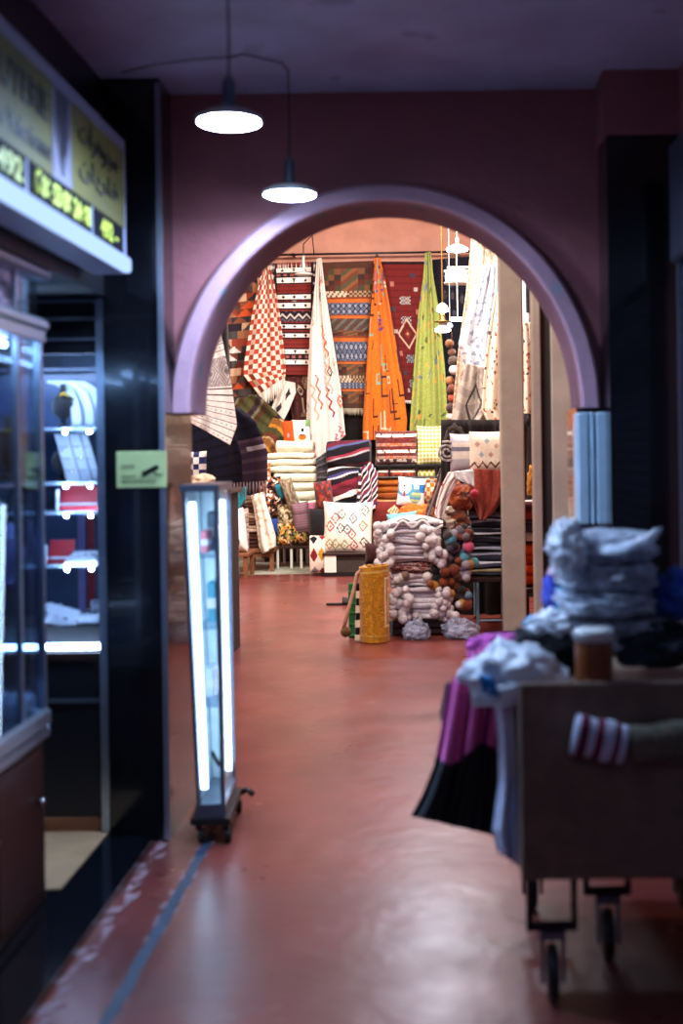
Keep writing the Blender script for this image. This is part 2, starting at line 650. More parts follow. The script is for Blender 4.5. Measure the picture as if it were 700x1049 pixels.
def rug_medallion(u, v):
    if u < .06 or u > .94 or v < .02: return '2a1418'
    def dd(x, y, s): return abs(u - x) / s + abs(v - y) / (s * .42)
    d = dd(.5, .52, .27)
    if .82 < d < 1.0: return 'c9a38a'
    if d < .82: return '5c1d1c' if d > .35 else ('b98a6a' if d < .14 else '7a2c22')
    for (x, y, c) in [(.5, .28, 'b9aea6'), (.5, .42, 'a59a98'), (.5, .70, '8f8d90'), (.5, .88, '9a9290')]:
        if abs(u - x) < .13 and abs(v - y) < .028: return c if (int(u * 34) + int(v * 70)) % 2 else '3a1c1e'
    for k, (x, y) in enumerate([(.22, .16), (.76, .2), (.2, .34), (.8, .36), (.2, .5), (.82, .56), (.22, .66), (.8, .7), (.25, .8), (.76, .84), (.3, .93), (.7, .1)]):
        if abs(u - x) < .05 and abs(v - y) < .016: return ['a7685c', 'b5a29a', '3a3a48'][k % 3]
    return '69201f' if (int(v * 60) % 3) else '5c1c1c'

def kilim_grey(u, v):
    for p, q in ((-.1, .14), (.22, .42), (.50, .68)):
        if p < v < q:
            g = (v - p) / (q - p)
            x = u * 2.6
            d = abs(x - int(x) - .5) * 1.1 + abs(g - .5)
            if d < .12: return '6a6672'
            k = int(d * 11)
            if k % 2: return 'a9a6b0' if int(u * 90) % 2 else '7a7684'
            return 'cfcdd2' if (int(u * 90) + int(v * 200)) % 5 else '6f6b7a'
    t = (v * 26) % 1
    if t < .16: return '55525e'
    if .5 < t < .62 and int(v * 26) % 2 and int(u * 30) % 3 == 0: return '3f3c46'
    return 'f2f2f6'

def knit_blue(u, v):
    r = int(v * 9)
    if r in (0, 1, 6, 7, 8): return '8b8fa8' if (int(u * 26) + int(v * 40)) % 2 else 'd7d6da'
    if r == 3: return '77798c'
    return 'ded9d4'

def shaggy_brown(u, v):
    k = int(v * 11)
    n = noise.noise(Vector((u * 14, v * 9, 1.3)))
    if k in (1, 6): return 'efe8dc' if n > -.35 else '6a2c2c'
    if k in (4, 8): return 'c06038' if n > .12 else 'a88a80'
    if k == 9: return 'd8cdc4' if n > 0 else '47303c'
    return ['5c1f1e', '44171a', '7a2e25'][int((n + 1) * 6) % 3]

def zigzag_cream(u, v):
    z = .80 + .13 * (2 * abs((u * 4.5) % 1 - .5) - .5)
    if abs(v - z) < .03: return '6d3428'
    for k, (x, y) in enumerate([(.2, .3), (.45, .22), (.7, .35), (.9, .2), (.55, .55), (.3, .55)]):
        if abs(u - x) + abs(v - y) < .07: return ['c79a9a', '9fb4c0', 'cfae98', 'b7a6b8'][k % 4]
    return 'ece2d2'

def berber_white(u, v):
    for k, (x, y) in enumerate([(.14, .47), (.14, .82), (.38, .22), (.36, .5), (.45, .85), (.62, .3), (.6, .62), (.64, .85), (.83, .45), (.86, .15), (.85, .78), (.26, .83), (.5, .52), (.25, .3)]):
        d = abs(u - x) / .10 + abs(v - y) / .12
        if .66 < d < 1.0 or d < .22: return ['b03b4a', 'b08a60', '5d6a58', '4a4a4a', '8a9a58', '6c6f86', '93565a'][k % 7]
    return 'ece8de'

def floral(cols):
    def f(u, v):
        n = noise.cell(Vector((u * 9 + .31 * math.sin(v * 20), v * 9 + .3 * math.sin(u * 23), len(cols) * 1.1)))
        return cols[int(abs(n) * 97) % len(cols)]
    return f

def bird(u, v):
    """white cushion with blue bird motif"""
    if abs(u - .24) + abs(v - .3) < .05: return '2a2a33'
    if .2 < u < .3 and .42 < v < .66 and abs(u - .25) < (v - .42) * .3: return 'c8302c'
    d = (u - .26) ** 2 + (v - .34) ** 2
    if .055 < d < .11 and v > .2: return '4d9bd0'
    if (u - .66) ** 2 / .05 + (v - .62) ** 2 / .07 < 1: return ['b9c48a', '7fa98a', '5d8fb0'][int(v * 12) % 3]
    if u > .78 and .2 < v < .5: return '2f79c8'
    return 'e9eef0'

def duck(u, v):
    if abs(u - .62) < .08 and abs(v - .45) < .07: return '1c1c22'
    if (u - .6) ** 2 / .05 + (v - .78) ** 2 / .02 < 1: return 'd9762c' if v > .74 else '8c2b1c'
    if u > .75 and v < .3: return '6f9a58'
    return 'f1efe6'


# ================================================================== THE PLACE
# ------------------------------------------------------------------ surfaces
def floor_mat():
    m = mat('red_painted_concrete', '6f3632', 0.3, var=0.3, scale=2.2)
    nt = m.node_tree
    b = nt.nodes['Principled BSDF']
    tc = nt.nodes['Texture Coordinate'] if 'Texture Coordinate' in nt.nodes else [n for n in nt.nodes if n.type == 'TEX_COORD'][0]
    base = b.inputs['Base Color'].links[0].from_socket
    sc = nt.nodes.new('ShaderNodeTexNoise'); sc.inputs['Scale'].default_value = 5.5; sc.inputs['Detail'].default_value = 9; sc.inputs['Roughness'].default_value = .72
    nt.links.new(tc.outputs['Object'], sc.inputs['Vector'])
    rp = nt.nodes.new('ShaderNodeValToRGB')
    rp.color_ramp.elements[0].position = .60; rp.color_ramp.elements[0].color = (0, 0, 0, 1)
    rp.color_ramp.elements[1].position = .78; rp.color_ramp.elements[1].color = (.5, .5, .5, 1)
    nt.links.new(sc.outputs['Fac'], rp.inputs['Fac'])
    mx = nt.nodes.new('ShaderNodeMix'); mx.data_type = 'RGBA'
    mx.inputs['B'].default_value = lin('a07478') + (1,)
    nt.links.new(rp.outputs['Color'], mx.inputs['Factor'])
    nt.links.new(base, mx.inputs['A'])
    nt.links.new(mx.outputs['Result'], b.inputs['Base Color'])
    n2 = nt.nodes.new('ShaderNodeTexNoise'); n2.inputs['Scale'].default_value = 3; n2.inputs['Detail'].default_value = 6
    nt.links.new(tc.outputs['Object'], n2.inputs['Vector'])
    mr = nt.nodes.new('ShaderNodeMapRange'); mr.inputs['To Min'].default_value = .2; mr.inputs['To Max'].default_value = .42
    nt.links.new(n2.outputs['Fac'], mr.inputs['Value'])
    nt.links.new(mr.outputs['Result'], b.inputs['Roughness'])
    bp = nt.nodes.new('ShaderNodeBump'); bp.inputs['Strength'].default_value = .12; bp.inputs['Distance'].default_value = .02
    n3 = nt.nodes.new('ShaderNodeTexNoise'); n3.inputs['Scale'].default_value = 9; n3.inputs['Detail'].default_value = 4
    nt.links.new(tc.outputs['Object'], n3.inputs['Vector'])
    nt.links.new(n3.outputs['Fac'], bp.inputs['Height'])
    nt.links.new(bp.outputs['Normal'], b.inputs['Normal'])
    return m

def plaster(name, col, flake=None, lo=.66, scale=6):
    m = mat(name, col, .62, var=.16, scale=3.0, bump=.25, bscale=18)
    if flake:
        nt = m.node_tree
        b = nt.nodes['Principled BSDF']
        tc = [n for n in nt.nodes if n.type == 'TEX_COORD'][0]
        base = b.inputs['Base Color'].links[0].from_socket
        s = nt.nodes.new('ShaderNodeTexNoise'); s.inputs['Scale'].default_value = scale; s.inputs['Detail'].default_value = 5
        nt.links.new(tc.outputs['Object'], s.inputs['Vector'])
        rp = nt.nodes.new('ShaderNodeValToRGB')
        rp.color_ramp.elements[0].position = lo; rp.color_ramp.elements[0].color = (0, 0, 0, 1)
        rp.color_ramp.elements[1].position = lo + .03; rp.color_ramp.elements[1].color = (1, 1, 1, 1)
        nt.links.new(s.outputs['Fac'], rp.inputs['Fac'])
        mx = nt.nodes.new('ShaderNodeMix'); mx.data_type = 'RGBA'
        mx.inputs['B'].default_value = lin(flake) + (1,)
        nt.links.new(rp.outputs['Color'], mx.inputs['Factor'])
        nt.links.new(base, mx.inputs['A'])
        nt.links.new(mx.outputs['Result'], b.inputs['Base Color'])
    return m

def tile_mat():
    m = mat('black_glazed_tile', '0d0e12', .16, var=.35, scale=8, coat=.3)
    nt = m.node_tree
    b = nt.nodes['Principled BSDF']
    tc = [n for n in nt.nodes if n.type == 'TEX_COORD'][0]
    base = b.inputs['Base Color'].links[0].from_socket
    sep = nt.nodes.new('ShaderNodeSeparateXYZ')
    nt.links.new(tc.outputs['Object'], sep.inputs[0])
    ad = nt.nodes.new('ShaderNodeMath'); ad.operation = 'ADD'
    nt.links.new(sep.outputs['X'], ad.inputs[0]); nt.links.new(sep.outputs['Y'], ad.inputs[1])
    cb = nt.nodes.new('ShaderNodeCombineXYZ')
    nt.links.new(ad.outputs[0], cb.inputs['X']); nt.links.new(sep.outputs['Z'], cb.inputs['Y'])
    br = nt.nodes.new('ShaderNodeTexBrick')
    br.offset = 0
    br.inputs['Color1'].default_value = (1, 1, 1, 1); br.inputs['Color2'].default_value = (.8, .8, .8, 1); br.inputs['Mortar'].default_value = (0, 0, 0, 1)
    br.inputs['Scale'].default_value = 1; br.inputs['Brick Width'].default_value = .34; br.inputs['Row Height'].default_value = .34; br.inputs['Mortar Size'].default_value = .004
    nt.links.new(cb.outputs[0], br.inputs['Vector'])
    mx = nt.nodes.new('ShaderNodeMix'); mx.data_type = 'RGBA'
    mx.inputs['A'].default_value = lin('14161c') + (1,)
    nt.links.new(br.outputs['Color'], mx.inputs['Factor'])
    nt.links.new(base, mx.inputs['B'])
    nt.links.new(mx.outputs['Result'], b.inputs['Base Color'])
    return m

M_floor = floor_mat()
M_pink = plaster('maroon_pink_plaster', '9a5a5c', '45303a', .70, 4)
M_arch = plaster('worn_pink_arch_paint', 'b08794', '6f8f98', .66, 7)
M_salmon = plaster('salmon_plaster', 'b5806c')
M_ceil = plaster('pale_grey_ceiling_paint', 'b4b6d4', '9fa0be', .64, 3)
M_tile = tile_mat()
M_darkwall = mat('dark_navy_lacquer', '0f1118', .4, var=.2, scale=3)
M_concrete = mat('pale_worn_concrete', '9a9d8c', .75, var=.2, scale=3, bump=.2)
M_alu = mat('brushed_aluminium', 'aab6c4', .3, .9, var=.08, scale=40)
M_aludark = mat('anodised_grey_aluminium', '707b8a', .35, .85, var=.1, scale=40)
M_black = mat('black_rubber', '0c0c0e', .55, var=.2)
M_blackmetal = mat('black_painted_metal', '141317', .4, .3, var=.2)
M_granite = mat('polished_black_granite', '0b0d13', .12, var=.5, scale=90)
M_brown = mat('dark_stained_wood', '2a1712', .4, var=.3, scale=9)
M_wood = mat('pale_wooden_boards', 'a07f5c', .55, var=.2, scale=7)
M_oak = mat('rough_brown_wood', '7a4a2a', .65, var=.25, scale=12, bump=.2)
M_post = mat('cream_painted_post', '9c9690', .55, var=.12, scale=5, bump=.15, bscale=25)
M_post2 = mat('grey_beige_painted_panel', 'a5a29e', .55, var=.15, scale=4, bump=.12)
M_trunk = mat('pale_blue_enamel', 'b6d2e2', .32, .2, var=.08, scale=9)
M_white = mat('white_lacquer', 'dcdcd8', .4, var=.05)
M_chrome = mat('polished_chrome', 'c8ccd2', .12, 1.0, var=.05)
M_glass = glass_mat()
M_board = mat('brown_hardboard', '7c6452', .6, var=.2, scale=14, bump=.1)
M_blue = mat('blue_stripe_paint', '22384f', .6, var=.35, scale=30)
M_worn = mat('worn_whitish_paint', '9c8188', .5, var=.3, scale=18)
M_velvet = mat('black_velvet', '0b0b10', .9, var=.3, sheen=.4)
M_satin = mat('white_satin_card', 'c8d6ea', .4, var=.06, scale=20)
M_red = mat('red_velvet_box', 'a01226', .5, var=.15, sheen=.3)
M_lilac = mat('lilac_satin', '8f86c8', .45, var=.1)
M_teal = mat('teal_plastic', '3f97a6', .4, var=.1)
M_pinkbox = mat('pink_card', 'd87a86', .5, var=.1)
M_gold = mat('polished_gold', 'c9973c', .2, 1.0, var=.1)
M_silver = mat('bright_silver', 'd7dce6', .15, 1.0, var=.1, bump=.5, bscale=40)
M_brass = mat('dull_brass', '8a6a3a', .35, .9, var=.1)
E_lamp = emis('cool_led_diffuser', 'b4d2ff', 430)
E_warm = emis('neutral_lamp_glow', 'fff3e6', 28)
E_tube = emis('cool_led_tube', 'e2ecff', 12)
E_tubehot = emis('bright_white_led_tube', 'a9ccff', 34)

# ------------------------------------------------------------------ shell
struct(MB().box(-3.6, 3.2, -1.5, 15.7, -.1, 0), 'floor', M_floor)
struct(MB().box(-3.6, 3.2, 15.7, 18.7, -.1, 0.004), 'floor.001', M_concrete)
struct(MB().box(-1.4, 1.15, -1.5, 5.2, 2.96, 3.06), 'ceiling', M_ceil)
struct(MB().box(-3.6, 3.2, 5.5, 18.7, 5.2, 5.3), 'ceiling.001', M_salmon)
struct(MB().box(-3.6, 3.2, 18.4, 18.6, 0, 5.25), 'wall_back', M_salmon)
struct(MB().box(-3.6, -3.4, 5.3, 18.5, 0, 5.25), 'wall_left', M_salmon)
struct(MB().box(3.0, 3.2, 5.3, 18.5, 0, 5.25), 'wall_right', M_salmon)
struct(MB().box(-3.5, -1.25, 5.41, 5.5, 0, 5.25), 'wall_front', M_salmon)
struct(MB().box(1.25, 3.1, 5.3, 5.5, 0, 5.25), 'wall_front.001', M_salmon)
struct(MB().box(-1.25, 1.25, 5.3, 5.5, 2.97, 5.25), 'wall_front.002', M_salmon)
struct(MB().box(.98, 1.15, -1.5, 4.9, 0, 2.97), 'wall_right.001', M_pink)
struct(MB().box(-1.4, -1.255, -1.5, 4.925, 2.12, 2.97), 'wall_left.001', M_darkwall)
struct(MB().box(-2.3, -2.2, -1.5, 5.45, 0, 2.2), 'wall_left.002', M_darkwall)
struct(MB().box(-2.25, -1.255, 5.38, 5.405, 0, 2.2), 'wall_left.003', M_darkwall)
struct(MB().box(-2.25, -1.4, -1.5, 5.45, 2.12, 2.2), 'ceiling.002', M_darkwall)
# tiled pillars that carry the arch
struct(MB().box(-1.257, -1.03, 4.92, 5.5, 0, 2.965), 'pillar', M_tile)
struct(MB().box(.70, 1.25, 4.9, 5.5, 0, 2.71), 'pillar.001', M_tile)
struct(MB().box(.69, 1.25, 4.89, 5.5, 2.71, 2.965), 'wall_arch.001', M_pink)
struct(MB().box(-1.045, -1.025, 4.912, 4.93, 0.01, 2.94), 'trim_1', M_alu)
# arched wall
acx, acz, ai, bi, ao, bo = -.175, 1.667, .79, .845, .865, .912
mb = MB()
N = 64
fr, bk = [], []
for y in (5.15, 5.5):
    for k in range(N + 1):
        t = PI * k / N
        x, z = acx + ai * math.cos(t), acz + bi * math.sin(t)
        xo = .70 + (-1.03 - .70) * k / N
        mb.v += [(x, y, z), (xo, y, 2.965)]
o1 = 2 * (N + 1)
for k in range(N):
    a = 2 * k
    mb.face((a, a + 1, a + 3, a + 2))
    mb.face((o1 + a, o1 + a + 2, o1 + a + 3, o1 + a + 1))
    mb.face((a, a + 2, o1 + a + 2, o1 + a), None, 1)
n0 = len(mb.v)
mb.v += [(.70, 5.15, acz), (.70, 5.5, acz), (-1.03, 5.15, acz), (-1.03, 5.5, acz)]
mb.face((0, n0, 1)); mb.face((2 * N, 2 * N + 1, n0 + 2))
mb.face((o1, o1 + 1, n0 + 1)); mb.face((o1 + 2 * N, n0 + 3, o1 + 2 * N + 1))
mb.face((0, o1, n0 + 1, n0)); mb.face((2 * N, n0 + 2, n0 + 3, o1 + 2 * N))
struct(mb, 'wall_arch', [M_pink, M_arch])
mb = MB()
rings = []
for k in range(N + 1):
    t = PI * k / N
    c, s = math.cos(t), math.sin(t)
    def q(a, b, y): return (acx + a * c, y, acz + b * s)
    rings.append([q(ai, bi, 5.49), q(ai, bi, 5.10), q(ai + .008, bi + .008, 5.092), q(ao - .012, bo - .012, 5.092), q(ao, bo, 5.105), q(ao, bo, 5.155), q(ai + .01, bi + .01, 5.155), q(ai + .01, bi + .01, 5.49)])
mb.loft(rings)
struct(mb, 'trim_2', M_arch)
# blue-white enamelled jamb casing on the right, below the arch's foot
jc = thing('jamb_casing', (.65, 5.08, 1.18), 'pale blue ribbed metal casing on the right jamb just below the arch foot', 'casing')
mb = MB()
for x0, x1 in ((.588, .632), (.638, .655), (.662, .712)):
    mb.box(x0, x1, 5.02, 5.16, 1.2, 1.645, bev=.006)
mb.box(.585, .715, 5.06, 5.14, 1.205, 1.64)
mb.build('casing_body', M_trunk, jc)
for x in (.634, .69):
    MB().box(x - .008, x + .008, 5.07, 5.1, 1.13, 1.205).build('bracket', M_chrome, jc)
MB().box(.588, .715, 5.05, 5.14, 1.18, 1.205).build('end_cap', M_blackmetal, jc)
struct(MB().box(.60, .70, 5.16, 5.5, 0, 1.667), 'wall_arch.002', M_tile)
# step, shop floor, painted stripe
struct(MB().box(-1.7, -1.08, 2.0, 4.9, 0, .03), 'trim_3', M_granite)
struct(MB().box(-2.2, -1.27, 4.3, 5.4, 0, .034), 'floor.002', M_wood)
mb = MB()
rr = random.Random(3)
ys = [1.5 + .06 * i for i in range(61)]
pl = [(-.895 + rr.uniform(-.004, .004), y, .002) for y in ys]
pr = [(-.857 + rr.uniform(-.006, .006), y, .002) for y in ys]
mb.v += pl + pr
k = len(ys)
for i in range(k - 1):
    mb.face((i, k + i, k + i + 1, i + 1))
struct(mb, 'trim_4', M_blue)
mb = MB()
for i in range(20):
    y = 3.9 + i * .06 + rr.uniform(-.02, .02)
    x = rr.choice((-.902, -.897, -.853))
    w, l = rr.uniform(.004, .011), rr.uniform(.02, .07)
    n0 = len(mb.v)
    mb.v += [(x - w, y, .003), (x + w * .6, y + l * .3, .003), (x + w, y + l, .003), (x - w * .3, y + l * .9, .003)]
    mb.face(range(n0, n0 + 4))
n0 = len(mb.v)
mb.v += [(-.885, 5.02, .004), (-.862, 5.0, .004), (-.845, 5.1, .004), (-.868, 5.12, .004)]
mb.face(range(n0, n0 + 4))
for i in range(46):
    y = 2.6 + i * .05
    x = -1.06 + rr.uniform(-.01, .035)
    w, l = rr.uniform(.006, .03), rr.uniform(.03, .1)
    n0 = len(mb.v)
    mb.v += [(x - w, y, .0025), (x + w * .4, y + l * .2, .0025), (x + w, y + l, .0025), (x - w * .5, y + l * .8, .0025)]
    mb.face(range(n0, n0 + 4))
struct(mb, 'trim_5', M_worn)

# ------------------------------------------------------------------ posts in the hall beyond
p1 = P(513.5, 645, 10.45); 
xa, xb = P(514, 500, 10.45).x, P(538, 500, 10.45).x
struct(MB().box(xa, xb, 10.45, 10.65, 0, 5.22, bev=.012), 'post', M_post)
xa, xb = P(547, 500, 8.2).x, P(556, 500, 8.2).x
mb = MB().box(xa, xb, 8.2, 8.34, 0, 5.22, bev=.008)
struct(mb, 'post.001', M_post)
xc, xd = P(566.5, 500, 8.2).x, P(592, 500, 8.2).x
struct(MB().box(xb - .004, xc + .004, 8.28, 8.34, 0, 5.22), 'wall_panel', mat('dark_recess_board', '2e2724', .6))
struct(MB().box(xc, xd + .5, 8.2, 8.34, 0, 5.22, bev=.008), 'wall_panel.001', M_post2)

# ------------------------------------------------------------------ right edge: roller shutter
sh = thing('roller_shutter', (.94, 4.4, 0), 'dark ribbed roller shutter at the right edge below its square housing', 'shutter')
MB().box(.885, .978, 2.6, 4.62, 2.17, 2.6, bev=.01).build('housing', mat('blue_grey_painted_steel', '3c4658', .4, .4), sh)
mb = MB()
for i in range(44):
    z = .01 + i * .049
    mb.box(.918, .945, 2.7, 4.56, z, z + .040, bev=.01)
mb.build('slat_curtain', M_aludark, sh)
MB().box(.905, .955, 4.56, 4.6, 0, 2.17).build('guide_rail', M_aludark, sh)

# ------------------------------------------------------------------ pendant lamps of the passage
def pendant(loc, ztop, label, wire=None):
    t = thing('pendant_lamp', loc, label, 'lamp', 'round pendant lamps in the passage')
    x, y, z = loc
    MB().lathe([(.002, .030), (.03, .032), (.07, .022), (.099, .006), (.1, 0), (.099, -.006), (.09, -.008)], loc, 40).build('lamp_body', M_white, t, True)
    MB().lathe([(.0945, -.002), (.0935, -.008), (.085, -.0115), (.045, -.013), (.001, -.0135)], loc, 40).build('diffuser', E_lamp, t, True)
    MB().lathe([(.001, .13), (.012, .13), (.019, .115), (.021, .06), (.021, .032), (.001, .031)], loc, 20).build('socket', M_aludark, t, True)
    pts = [(x, y, z + .125), (x + .002, y, z + .25)]
    if wire:
        pts += wire
    else:
        pts.append((x, y, ztop))
    MB().tube(pts, .0035, 6).build('cord', M_black, t, True)
    return t
l1 = P(235, 123, 3.88)
pendant(l1, 2.96, 'nearer and upper lit round pendant lamp on a straight cord')
l2 = P(297, 198, 4.72)
cw = [(l2.x, 4.72, 2.92), (l2.x - .02, 4.70, 2.945), (l2.x - .15, 4.6, 2.948)]
for px, py, Y in ((240, 58, 4.62), (200, 61, 4.66), (160, 66, 4.7), (125, 74, 4.72)):
    q = P(px, py, Y); q.z = min(q.z, 2.95); cw.append(q)
pendant(l2, 2.96, 'farther lower lit round pendant lamp on a bent cord before the arch', cw)

# ------------------------------------------------------------------ shop sign on the left
SX = -1.1
sg = thing('shop_sign', (SX - .06, 3.7, 2.16), 'long yellow sign with black phone number panels high on the left wall', 'sign')
MB().box(SX - .13, SX - .004, 2.7, 4.67, 2.165, 2.66, bev=.008).build('sign_box', mat('bluish_white_sign_frame', '8a8fac', .35, var=.05), sg)
M_yel = mat('mustard_yellow_sign_panel', '5e581f', .7, var=.18, scale=2)
M_ink = mat('black_sign_lettering', '0d0c0c', .5)
M_num = mat('bright_yellow_digits', 'd6e04a', .5, var=.05)
M_numbox = mat('black_number_panel', '090a12', .8, spec=.1)
MB().box(SX - .005, SX, 2.75, 4.625, 2.325, 2.605).build('panel', M_yel, sg)
MB().box(SX - .003, SX + .0015, 3.74, 3.94, 2.325, 2.605).build('centre_panel', mat('pale_sign_panel', '6c687e', .45), sg)
for y0, y1 in ((2.8, 3.49), (3.525, 4.165), (4.205, 4.60)):
    MB().box(SX - .004, SX + .0005, y0, y1, 2.232, 2.322).build('number_panel', M_numbox, sg)

def text(s, y0, z0, size, m, parent, name, width=None, x=SX + .003, axis='x', sy=1.0, bold=0.0):
    cu = bpy.data.curves.new(name, 'FONT')
    cu.body = s
    cu.size = size
    cu.extrude = .001
    cu.offset = bold
    o = bpy.data.objects.new(name, cu)
    COL.objects.link(o)
    bpy.context.view_layer.update()
    me = bpy.data.meshes.new_from_object(o.evaluated_get(bpy.context.evaluated_depsgraph_get()))
    bpy.data.objects.remove(o)
    xs = [v.co.x for v in me.vertices]
    k = 1.0
    if xs and width:
        k = width / (max(xs) - min(xs))
    x0 = min(xs) if xs else 0
    org = Vector((0, 0, 0)); p = parent
    while p is not None:
        org += p.location; p = p.parent
    for v in me.vertices:
        a, b, c = (v.co.x - x0) * k, v.co.y * sy, v.co.z
        v.co = (Vector((x + c, y0 + a, z0 + b)) if axis == 'x' else Vector((y0 + a, x - c, z0 + b))) - org
    me.materials.clear()
    me.materials.append(m)
    n = bpy.data.objects.new(name, me)
    COL.objects.link(n)
    n.parent = parent
    return n

text('Van Valerienne', 3.16, 2.362, .085, M_ink, sg, 'lettering', .56, bold=.001)
text('BIJOUTERIE', 3.02, 2.475, .12, M_ink, sg, 'lettering', .68, bold=.002)
text('\uFEE5\uFE8E\uFEF3\uFEAE\uFEFF\uFE8E\uFED3', 4.02, 2.40, .085, M_ink, sg, 'lettering', .5, bold=.001)
text('\uFE95\uFE8D\uFEAE\uFEEB\uFEEE\uFEA0\uFEE3', 4.02, 2.505, .10, M_ink, sg, 'lettering', .5, bold=.002)
text('05', 3.06, 2.246, .085, M_num, sg, 'digits', .13, bold=.002)
text('492', 3.25, 2.246, .085, M_num, sg, 'digits', .20, bold=.002)
text('06 53 06 24 68', 3.625, 2.246, .085, M_num, sg, 'digits', .52, bold=.002)
text('492', 4.28, 2.246, .085, M_num, sg, 'digits', .16, bold=.002)
text('-', 4.47, 2.246, .085, M_num, sg, 'digits', .05, bold=.001)
# handset sign in front of the number
mb = MB()
mb.tube([(SX + .003, 3.59, 2.305), (SX + .003, 3.565, 2.29), (SX + .003, 3.562, 2.268), (SX + .003, 3.585, 2.248)], [.009, .006, .006, .010], 6)
mb.build('handset_symbol', M_num, sg, True)
# dark V-shaped emblem
mb = MB()
mb.v += [(SX + .003, 3.775, 2.595), (SX + .003, 3.905, 2.595), (SX + .003, 3.905, 2.47), (SX + .003, 3.84, 2.345), (SX + .003, 3.775, 2.47)]
mb.face(range(5))
mb.build('emblem', mat('dark_purple_emblem', '282436', .5), sg, solid=.002)
mb = MB()
for d in (0.0, .03):
    mb.tube([(SX + .006, 3.785 + d, 2.57 - d), (SX + .006, 3.84, 2.44 - d), (SX + .006, 3.895 - d, 2.57 - d)], .003, 5)
mb.build('emblem_lines', mat('grey_emblem_line', '6c6a80', .5), sg)

E_strip = emis('added_edge_glow', 'a8c8ff', 1.5)  # added glow in place of the light falling on the sign's lower frame
MB().box(SX - .02, SX + .016, 2.72, 4.66, 2.168, 2.222, bev=.006).build('added_glow_strip', E_strip, sg)
# security notice on the pillar
cn = thing('security_notice', (-1.13, 4.915, 1.36), 'pale yellow camera surveillance notice fixed on the dark tiled pillar', 'sign')
a, b = P(120, 500, 4.915), P(170.5, 462, 4.915)
MB().box(a.x, b.x, 4.905, 4.918, a.z, b.z, bev=.002).build('board', mat('pale_green_yellow_plastic', 'b9c98a', .4, var=.05), cn)
mb = MB().tube([P(148, 485, 4.903), P(162, 477.5, 4.903)], .009, 8)
mb.tube([P(146.8, 485.6, 4.903), P(149, 484.4, 4.903)], .0115, 8)
mb.tube([P(158, 481, 4.903), P(159, 486, 4.903), P(166, 486.5, 4.903)], .003, 6)
mb.build('camera_symbol', M_ink, cn)
text('24/24', P(124, 480, 4.9).x, P(124, 480, 4.9).z, .022, M_ink, cn, 'lettering', .05, x=4.9045, axis='y')
text('ZONE SOUS', P(124, 491, 4.9).x, P(124, 490, 4.9).z, .016, M_ink, cn, 'lettering', .055, x=4.9045, axis='y')
text('VIDEO SURVEILLANCE', P(124, 496, 4.9).x, P(124, 495, 4.9).z, .016, M_ink, cn, 'lettering', .13, x=4.9045, axis='y')

# ------------------------------------------------------------------ near glass cabinet on the left
cb = thing('glass_cabinet', (-1.55, 3.4, .03), 'tall glass jewellery cabinet on dark wooden base at the left edge', 'cabinet')
X0, X1, Y0, Y1 = -1.80, -1.285, 2.5, 4.23
mb = MB().box(X0, X1 + .012, Y0, Y1 + .012, .60, .665, bev=.012)
mb.box(X0, X1 + .006, Y0, Y1 + .006, .57, .60)
mb.build('sill_rail', M_alu, cb)
MB().box(X0, X1 - .01, Y0, Y1 - .01, .03, .572, bev=.006).build('base', M_brown, cb)
for y0, y1 in ((3.3, 3.72), (3.74, 4.16)):
    dr = MB().box(X1 - .012, X1 - .001, y0, y1, .08, .54, bev=.004).build('door', mat('dark_red_brown_veneer', '351a15', .35, var=.25, scale=8), cb)
    MB().lathe([(.001, -.012), (.012, -.01), (.014, 0), (.006, .008), (.006, .02)], (0, 0, 0), 16).build('knob', M_chrome, dr, True, local=True)
    k = bpy.data.objects[dr.children[0].name]
    k.rotation_euler = (0, -PI / 2, 0)
    k.location = Vector((X1 + .014, y1 - .05, .38)) - cb.location
mb = MB().box(X0, X1 + .02, Y0, Y1 + .02, 1.915, 1.955, bev=.012)
mb.box(X0, X1 + .008, Y0, Y1 + .008, 1.88, 1.917)
mb.build('crown_rail', M_alu, cb)
MB().box(X0, X1 + .03, Y0, Y1 + .02, 2.085, 2.118, bev=.01).build('upper_rail', M_alu, cb)
for (x, y, w) in ((X1 - .012, Y1 - .012, .012), (X1 - .01, 3.985, .009), (X1 - .01, Y0 + .012, .012), (X0 + .012, Y1 - .012, .012)):
    MB().box(x - w, x + w, y - w, y + w, .665, 1.885).build('frame_post', M_alu, cb)
MB().box(X1 - .02, X1 - .004, 3.975, 3.993, 1.955, 2.087).build('upper_post', M_alu, cb)
MB().box(X1 - .008, X1 - .003, Y0 + .02, Y1 - .02, .665, 1.885).build('front_pane', M_glass, cb)
MB().box(X0 + .02, X1 - .02, Y1 - .009, Y1 - .004, .665, 1.885).build('end_pane', M_glass, cb)
MB().box(X1 - .014, X1 - .009, Y0 + .02, Y1 - .02, 1.955, 2.087).build('upper_pane', M_glass, cb)
MB().box(X0 - .02, X0, Y0, Y1, .6, 2.1).build('back_board', mat('grey_blue_backing', '3a4152', .5), cb)
for z in (1.08, 1.42):
    MB().box(X0 + .01, X1 - .05, Y0 + .02, Y1 - .04, z, z + .008).build('shelf', M_glass, cb)
for x, y0, y1, z in ((X1 - .09, 3.3, 4.12, 1.865), (X1 - .3, 3.3, 4.12, 1.865)):
    MB().tube([(x, y0, z), (x, y1, z)], .011, 10).build('led_tube', E_tubehot, cb, True)
